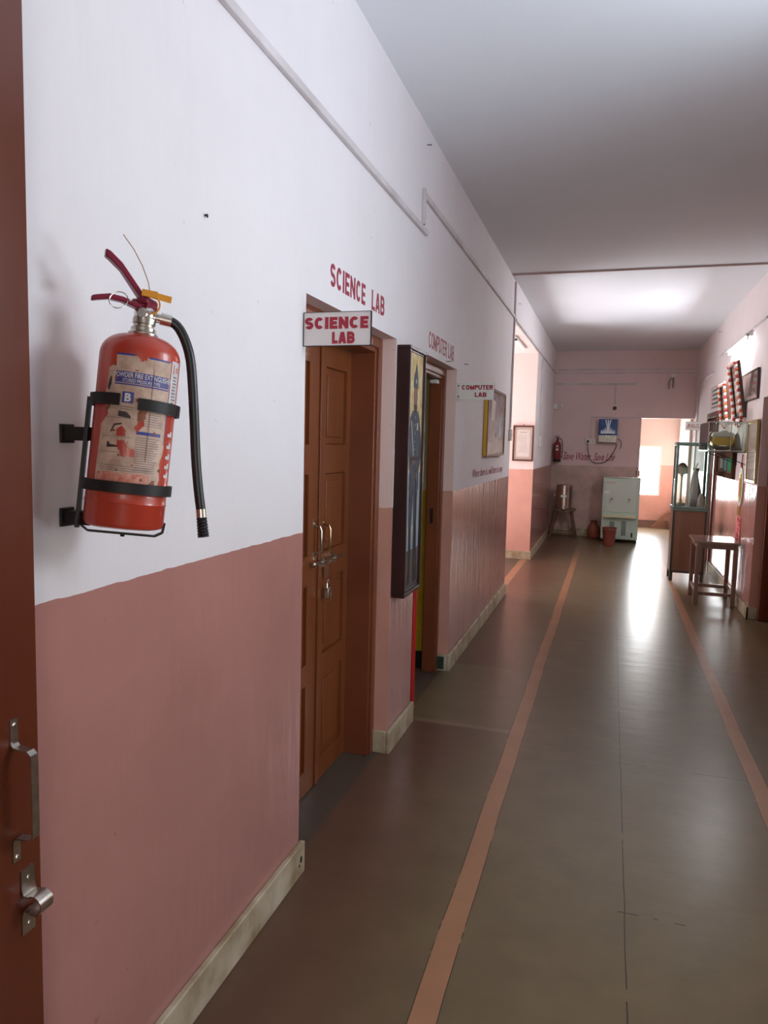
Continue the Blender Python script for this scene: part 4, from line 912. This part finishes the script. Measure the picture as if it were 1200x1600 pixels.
# purifier
pu = thing('water_purifier', 'wall-mounted water purifier with a dark blue splash front on the end wall', 'water purifier', (-.075, YE, 1.64), 0)
MB().box(-.155, .155, -.16, -.001, .0, .40).build('housing', M['pursilver'], pu, bevel=.012)
MB().box(-.155, .155, -.168, -.158, .125, .395).build('blue_cover', M['purblue'], pu, bevel=.008)
sp_ = MB(); random.seed(3)
for k in range(15):
    xx = -.11+k*.0157; hh = .05+.085*math.exp(-((k-7)/3.2)**2)+random.random()*.02
    sp_.prism([(xx-.009, .155), (xx+.009, .155), (xx+.001, .155+hh), (xx-.002, .155+hh)], -.1695, -.168)
sp_.prism([(-.012, .20), (.014, .20), (.010, .385), (-.010, .385)], -.1698, -.168).prism([(-.05, .385), (-.02, .25), (-.012, .25), (-.03, .385)], -.1694, -.168).prism([(.05, .385), (.02, .25), (.012, .25), (.03, .385)], -.1694, -.168)
sp_.build('splash_print', M['purwhite'], pu)
for xx in (-.018, .02): MB().ball((xx, -.166, .105), .014, 10, 1, .4, 1).build('indicator_button', M['whitem'], pu)
MB().tube([(0, -.16, .06), (0, -.185, .06), (0, -.19, .035)], .007, 8).build('tap', M['silver'], pu)
o = MB().tube(smooth_path([(-.395, YE-.07, 1.64), (-.395, YE-.072, 1.56), (-.37, YE-.04, 1.42), (-.33, YE-.03, 1.33), (-.23, YE-.03, 1.285), (-.10, YE-.03, 1.31), (.0, YE-.03, 1.42), (.06, YE-.03, 1.54), (.075, YE-.05, 1.60), (.06, YE-.07, 1.631)]), .006, 8).build('power_cord', M['cord'])
tag(o, 'black power cord looping from the socket board to the water purifier', 'cord')
o = MB().tube(smooth_path([(.085, YE-.08, 1.70), (.13, YE-.05, 1.69), (.155, YE-.03, 1.62), (.14, YE-.02, 1.54)]), .005, 8).build('water_tube', M['cord'])
tag(o, 'short dark water tube curling off the right side of the water purifier', 'tube')
# far extinguisher in the corner
fe = thing('fire_extinguisher', 'small dark red fire extinguisher hanging in the far left corner above the stool', 'fire extinguisher', (-.905, 13.0, 1.285), 0)
MB().lathe([(0, 0), (.06, 0), (.066, .01), (.066, .30), (.05, .34), (.022, .36), (.022, .38), (0, .38)], 28).build('cylinder_body', mat('far_extinguisher_red', (.20, .015, .018), .3), fe)
MB().lathe([(.067, .0), (.067, .05), (.03, .05), (.03, 0)], 28).build('base_band', M['black'], fe)
MB().lathe([(0, .38), (.014, .38), (.014, .42), (0, .42)], 12).box(-.05, .03, -.008, .008, .42, .432).box(-.045, .03, -.008, .008, .445, .455).build('valve', M['black'], fe)
MB().tube(smooth_path([(.01, -.01, .40), (.06, -.02, .40), (.085, -.03, .32), (.088, -.035, .18), (.080, -.04, .06)]), .008, 8).build('hose', M['rubber'], fe)
MB().prism([(-.022, .20), (.025, .20), (.025, .235), (-.022, .235)], -.0685, -.060).prism([(-.02, .26), (.02, .26), (.02, .29), (-.02, .29)], -.0685, -.06).build('label', M['lab_white'], fe)

# broom in the far room
br = thing('stick_broom', 'brown stick broom leaning in the corner of the bright far room', 'broom', (1.02, 15.10, 0), 0); random.seed(5)
bb = MB()
for k in range(70):
    u = random.random(); a = Vector((-.20+.40*u, -.05+random.random()*.10, .004+.02*random.random())); b = Vector((.145+.02*random.random(), .10+.02*random.random(), .36+.05*random.random()))
    bb.tube([a, a.lerp(b, .5)+Vector((-.015, 0, .01)), b], .0035, 4)
bb.build('bristles', M['broom'], br)
MB().tube([(.13, .09, .33), (.19, .15, .62)], .014, 8).build('broom_handle', M['broom'], br)

# ---------------------------------------------------------------- right side furniture
# glass showcase cabinet
gc = thing('display_cabinet', 'tall glass-topped wooden display cabinet standing by the right wall', 'cabinet', (.915, 9.30, 0), 0)
w, dp = .37, .36
for sx in (-1, 1):
    for sy in (-1, 1): MB().box(sx*(w/2-.018)-.018, sx*(w/2-.018)+.018, sy*(dp/2-.018)-.018, sy*(dp/2-.018)+.018, 0, .10).build('leg', M['cabdark'], gc)
MB().box(-w/2, w/2, -dp/2, dp/2, .10, .86).build('lower_cupboard', M['cabw'], gc, bevel=.004)
f = MB()
for sx in (-1, 1): f.box(sx*(w/2-.011)-.013, sx*(w/2-.011)+.013, -dp/2-.004, -dp/2+.012, .10, .86)
f.box(-w/2, w/2, -dp/2-.004, -dp/2+.01, .10, .125); f.build('edge_strips', M['cabdark'], gc, bevel=.002)
MB().box(-w/2-.008, w/2+.008, -dp/2-.008, dp/2+.008, .835, .885).build('sill', M['cabf'], gc, bevel=.004)
f = MB()
for sx in (-1, 1):
    for sy in (-1, 1): f.box(sx*(w/2-.014)-.014, sx*(w/2-.014)+.014, sy*(dp/2-.014)-.014, sy*(dp/2-.014)+.014, .885, 1.60)
f.box(-w/2, w/2, -dp/2, dp/2, 1.60, 1.64); f.build('glazed_frame', M['cabf'], gc, bevel=.005)
for nm, bx_ in (('glass_pane', (-w/2+.028, w/2-.028, -dp/2+.008, -dp/2+.011, .885, 1.60)), ('glass_pane', (-w/2+.008, -w/2+.011, -dp/2+.028, dp/2-.028, .885, 1.60)), ('glass_pane', (w/2-.011, w/2-.008, -dp/2+.028, dp/2-.028, .885, 1.60)), ('glass_pane', (-w/2+.028, w/2-.028, dp/2-.011, dp/2-.008, .885, 1.60))):
    MB().box(*bx_).build(nm, M['glass'], gc)
# things kept in it
o = MB().lathe([(0, 0), (.05, 0), (.055, .02), (.078, .09), (.070, .18), (.042, .30), (.024, .38), (.034, .42), (.034, .45), (0, .45)], 28, c=(.975, 9.335, .886)).build('wooden_vase', mat('carved_wood', (.14, .06, .035), .4, color2=(.05, .025, .018), scale=18, bump=.6, bscale=30)); tag(o, 'dark carved vase inside the display cabinet', 'vase')
o = MB().tube(smooth_path([(.905, 9.20, .889), (.908, 9.20, 1.10), (.925, 9.20, 1.25), (.955, 9.21, 1.34), (.975, 9.21, 1.40)]), .008, 10).build('white_candle_rod', M['floww']); tag(o, 'slim white bent rod standing inside the display cabinet', 'rod')
o = MB().lathe([(0, 0), (.05, 0), (.060, .01), (.05, .03), (.02, .035), (.02, .05), (0, .05)], 28, c=(.822, 9.36, .886)).build('bronze_stand', M['brass']); tag(o, 'flat bronze stand at the left inside the display cabinet', 'stand')
dm = MB(); prof = [(.125*math.cos(a), .125*math.sin(a)) for a in [k*PI/2/8 for k in range(9)]]; prof[-1] = (0, .125)
dm.lathe(prof, 28); o = dm.build('brown_dome', mat('brown_dome', (.13, .07, .05), .35), loc=(.850, 9.37, 1.12)); 
bpy.data.objects.remove(o)
dm = MB().lathe([(0, 0), (.02, 0), (.010, .03), (.010, .28), (.02, .32), (.066, .33), (.068, .35), (.060, .41), (.035, .45), (0, .465)], 28); o = dm.build('domed_trophy', mat('domed_wood', (.16, .09, .06), .35, var=.5, scale=10), loc=(.822, 9.36, .937)); tag(o, 'brown dome-topped trophy standing on the bronze stand in the display cabinet', 'trophy')
o = MB().lathe([(0, 0), (.038, 0), (.042, .01), (.036, .10), (.015, .16), (0, .165)], 24, c=(1.03, 9.185, .886)).build('white_figurine', M['floww']); tag(o, 'small white rounded figurine at the right inside the display cabinet', 'figurine')
# wall glass case
cs = thing('wall_showcase', 'wall-hung clear glass case holding a gilt boat ornament on the right wall', 'showcase', (XR, 8.27, 1.535), RW)
cw_, cd_, chh = .74, .375, .30
MB().box(-cw_/2, cw_/2, -cd_, -.001, 0, .016).build('base_shelf', M['cabf'], cs, bevel=.002)
MB().box(-cw_/2, cw_/2, -cd_, -.001, chh-.004, chh).build('top_glass', M['glass'], cs)
MB().box(cw_/2-.004, cw_/2, -cd_, -.001, .016, chh-.004).build('side_glass', M['glass'], cs); MB().box(-cw_/2, -cw_/2+.004, -cd_, -.001, .016, chh-.004).build('side_glass', M['glass'], cs)
MB().box(-cw_/2+.004, cw_/2-.004, -cd_, -cd_+.004, .016, chh-.004).build('front_glass', M['glass'], cs)
f = MB()
for z in (.016, chh): f.box(-cw_/2, cw_/2, -cd_-.002, -cd_+.006, z-.004, z+.004).box(cw_/2-.006, cw_/2+.002, -cd_, -.001, z-.004, z+.004).box(-cw_/2-.002, -cw_/2+.006, -cd_, -.001, z-.004, z+.004)
for a_ in (-cw_/2, cw_/2): f.box(a_-.003, a_+.003, -cd_-.002, -cd_+.004, .016, chh)
f.box(cw_/2, cw_/2+.002, -cd_*.46, -cd_*.44, .016, chh)
f.build('edge_beading', M['silver'], cs)
br1 = MB()
for xx in (-.3, .3): br1.bar((xx, -.002, -.12), (xx, -.30, -.004), .016, .008).box(xx-.008, xx+.008, -.010, -.001, -.14, .0)
br1.build('wall_bracket', M['black'], cs)
# gilt boat ornament
bo = thing('boat_ornament', 'gilt and silver boat-shaped ornament inside the wall glass case', 'ornament', (1.08, 8.10, 1.555), 0)
hull = MB(); n = 14; rings = []
for i in range(n+1):
    u = -1+2*i/n; hw = .045*math.sqrt(max(.02, 1-u**4)); xx = u*.125; rise = .055*abs(u)**3
    rings.append([hull.bm.verts.new((xx, hw*math.sin(a), rise+.045-.045*math.cos(a))) for a in [(-.5+k/8)*PI for k in range(9)]])
for a, b in zip(rings, rings[1:]):
    for k in range(8): hull.bm.faces.new((a[k], a[k+1], b[k+1], b[k]))
for r_ in (rings[0], rings[-1]): hull.bm.faces.new(r_)
hull.build('hull', M['brass'], bo)
s_ = MB()
for k in range(13): s_.tube([(-.105+k*.0175, 0, .05), (-.105+k*.0175+.004, .0, .135+.035*math.sin(k*PI/12))], .004, 6)
s_.build('oars', M['gold'], bo)
MB().box(-.095, .09, -.03, .03, .05, .135).build('cabin', M['gold'], bo, bevel=.006)
MB().prism([(-.115, .145), (-.09, .135), (.09, .138), (.10, .15), (.095, .175), (.04, .188), (.02, .205), (-.02, .20), (-.05, .185), (-.10, .178)], -.045, .045).build('canopy', M['floww'], bo, bevel=.01)
MB().tube(smooth_path([(-.12, 0, .07), (-.145, 0, .12), (-.135, 0, .18), (-.115, 0, .19)]), .010, 8).build('prow', M['silver'], bo)
o = MB().prism([(-.05, 0), (.05, 0), (.05, .02), (.02, .16), (0, .19), (-.02, .16), (-.05, .02)], -.02, .02).build('stone_trophy', mat('stone_trophy', (.30, .26, .24), .4, var=.3), loc=(1.235, 8.30, 1.552)); tag(o, 'grey pointed trophy beside the boat ornament in the wall glass case', 'trophy')
# glazed notice frame under it
t, lm = leaning('brown-framed panel with painted glass reflections on the right wall below the glass case', 'framed_panel', 'panel', 9.22, 1.245, 1.26, .29, .05, .04, mat('dull_brown_frame', (.085, .045, .032), .85, spec=0), mat('dull_brown_board', (.13, .075, .055), .85, spec=0), 0, glass=False)
p_ = MB().box(-.38, -.12, -.025, -.02, .10, .22); p_.mi = 1; p_.box(.22, .50, -.025, -.02, .08, .23); p_.mi = 2; p_.box(-.04, .10, -.025, -.02, .08, .22); p_.build('painted_reflections', [mat('pale_reflection_paint', (.36, .38, .32), .8, spec=0), mat('green_reflection_paint', (.04, .20, .08), .8, spec=0), mat('blue_reflection_paint', (.20, .34, .46), .8, spec=0)], t)  # flat colour patches painted in for reflections in the panel's omitted glass
# hanging oval ornament and paper garland
ov = thing('oval_wall_hanging', 'long oval white-rimmed hanging in red, yellow and green on the right wall', 'wall hanging', (XR, 8.17, 1.10), RW)
def oval(mb, a, b, y0, y1, cz): mb.prism([(a*math.cos(t), cz+b*math.sin(t)) for t in [k*2*PI/32 for k in range(32)]], y0, y1)
q = MB(); oval(q, .13, .20, -.012, -.002, .08); q.build('white_rim', M['floww'], ov)
q = MB(); oval(q, .095, .165, -.015, -.010, .08); q.build('green_ring', mat('yellow_green', (.35, .42, .08), .5), ov)
q = MB(); oval(q, .068, .135, -.018, -.013, .08); q.build('yellow_ring', mat('saffron', (.75, .42, .04), .5), ov)
q = MB(); oval(q, .035, .10, -.021, -.016, .08); q.build('red_centre', M['flowr'], ov)
q = MB().tube([(0, -.006, .28), (.02, -.012, .34), (0, -.006, .42)], .006, 6).ball((0, -.012, .31), .022, 8, 1, .5, 1); q.build('hanging_loop', M['flowr'], ov)
q = MB()
for k in range(7): q.tube([(-.05+k*.016, -.010, -.115+.03*abs(k-3)/3), (-.06+k*.020, -.012, -.20)], .004, 5)
q.build('tassel', mat('tassel_gold', (.62, .38, .10), .6), ov)
pg = thing('paper_garland', 'pink paper garland with dark red dots hanging below the oval wall hanging', 'garland', (XR, 8.17, .60), RW)
MB().prism([(-.14, 0), (-.07, -.02), (0, .0), (.07, -.02), (.14, .01), (.14, .28), (-.14, .28)], -.007, -.002).build('paper_panel', mat('pink_paper', (.62, .12, .12), .6), pg)
q = MB(); random.seed(2)
for k in range(22): q.ball((random.uniform(-.12, .12), -.008, random.uniform(.01, .26)), .012, 6, 1, .3, 1)
q.build('dots', M['flowr'], pg)
# side table
tb = thing('side_table', 'small brown wooden side table with stretchers against the right wall', 'table', (1.055, 8.05, 0), 0)
MB().box(-.215, .205, -.285, .285, .628, .650).build('tabletop', mat('table_top_polish', (.34, .23, .18), .16, var=.2, scale=5), tb, bevel=.003)
MB().box(-.185, .185, -.255, -.235, .575, .628).box(-.185, .185, .235, .255, .575, .628).box(-.185, -.165, -.235, .235, .575, .628).box(.165, .185, -.235, .235, .575, .628).build('apron', M['tablew'], tb, bevel=.002)
for sx in (-1, 1):
    for sy in (-1, 1): MB().box(sx*.172-.02, sx*.172+.02, sy*.24-.02, sy*.24+.02, 0, .60).build('leg', M['tablew'], tb, bevel=.002)
MB().box(-.16, .16, -.25, -.232, .10, .135).build('stretcher', M['tablew'], tb); MB().box(-.16, .16, .232, .25, .10, .135).build('stretcher', M['tablew'], tb)
MB().box(-.185, -.165, -.24, .24, .13, .165).build('stretcher', M['tablew'], tb); MB().box(.165, .185, -.24, .24, .13, .165).build('stretcher', M['tablew'], tb)
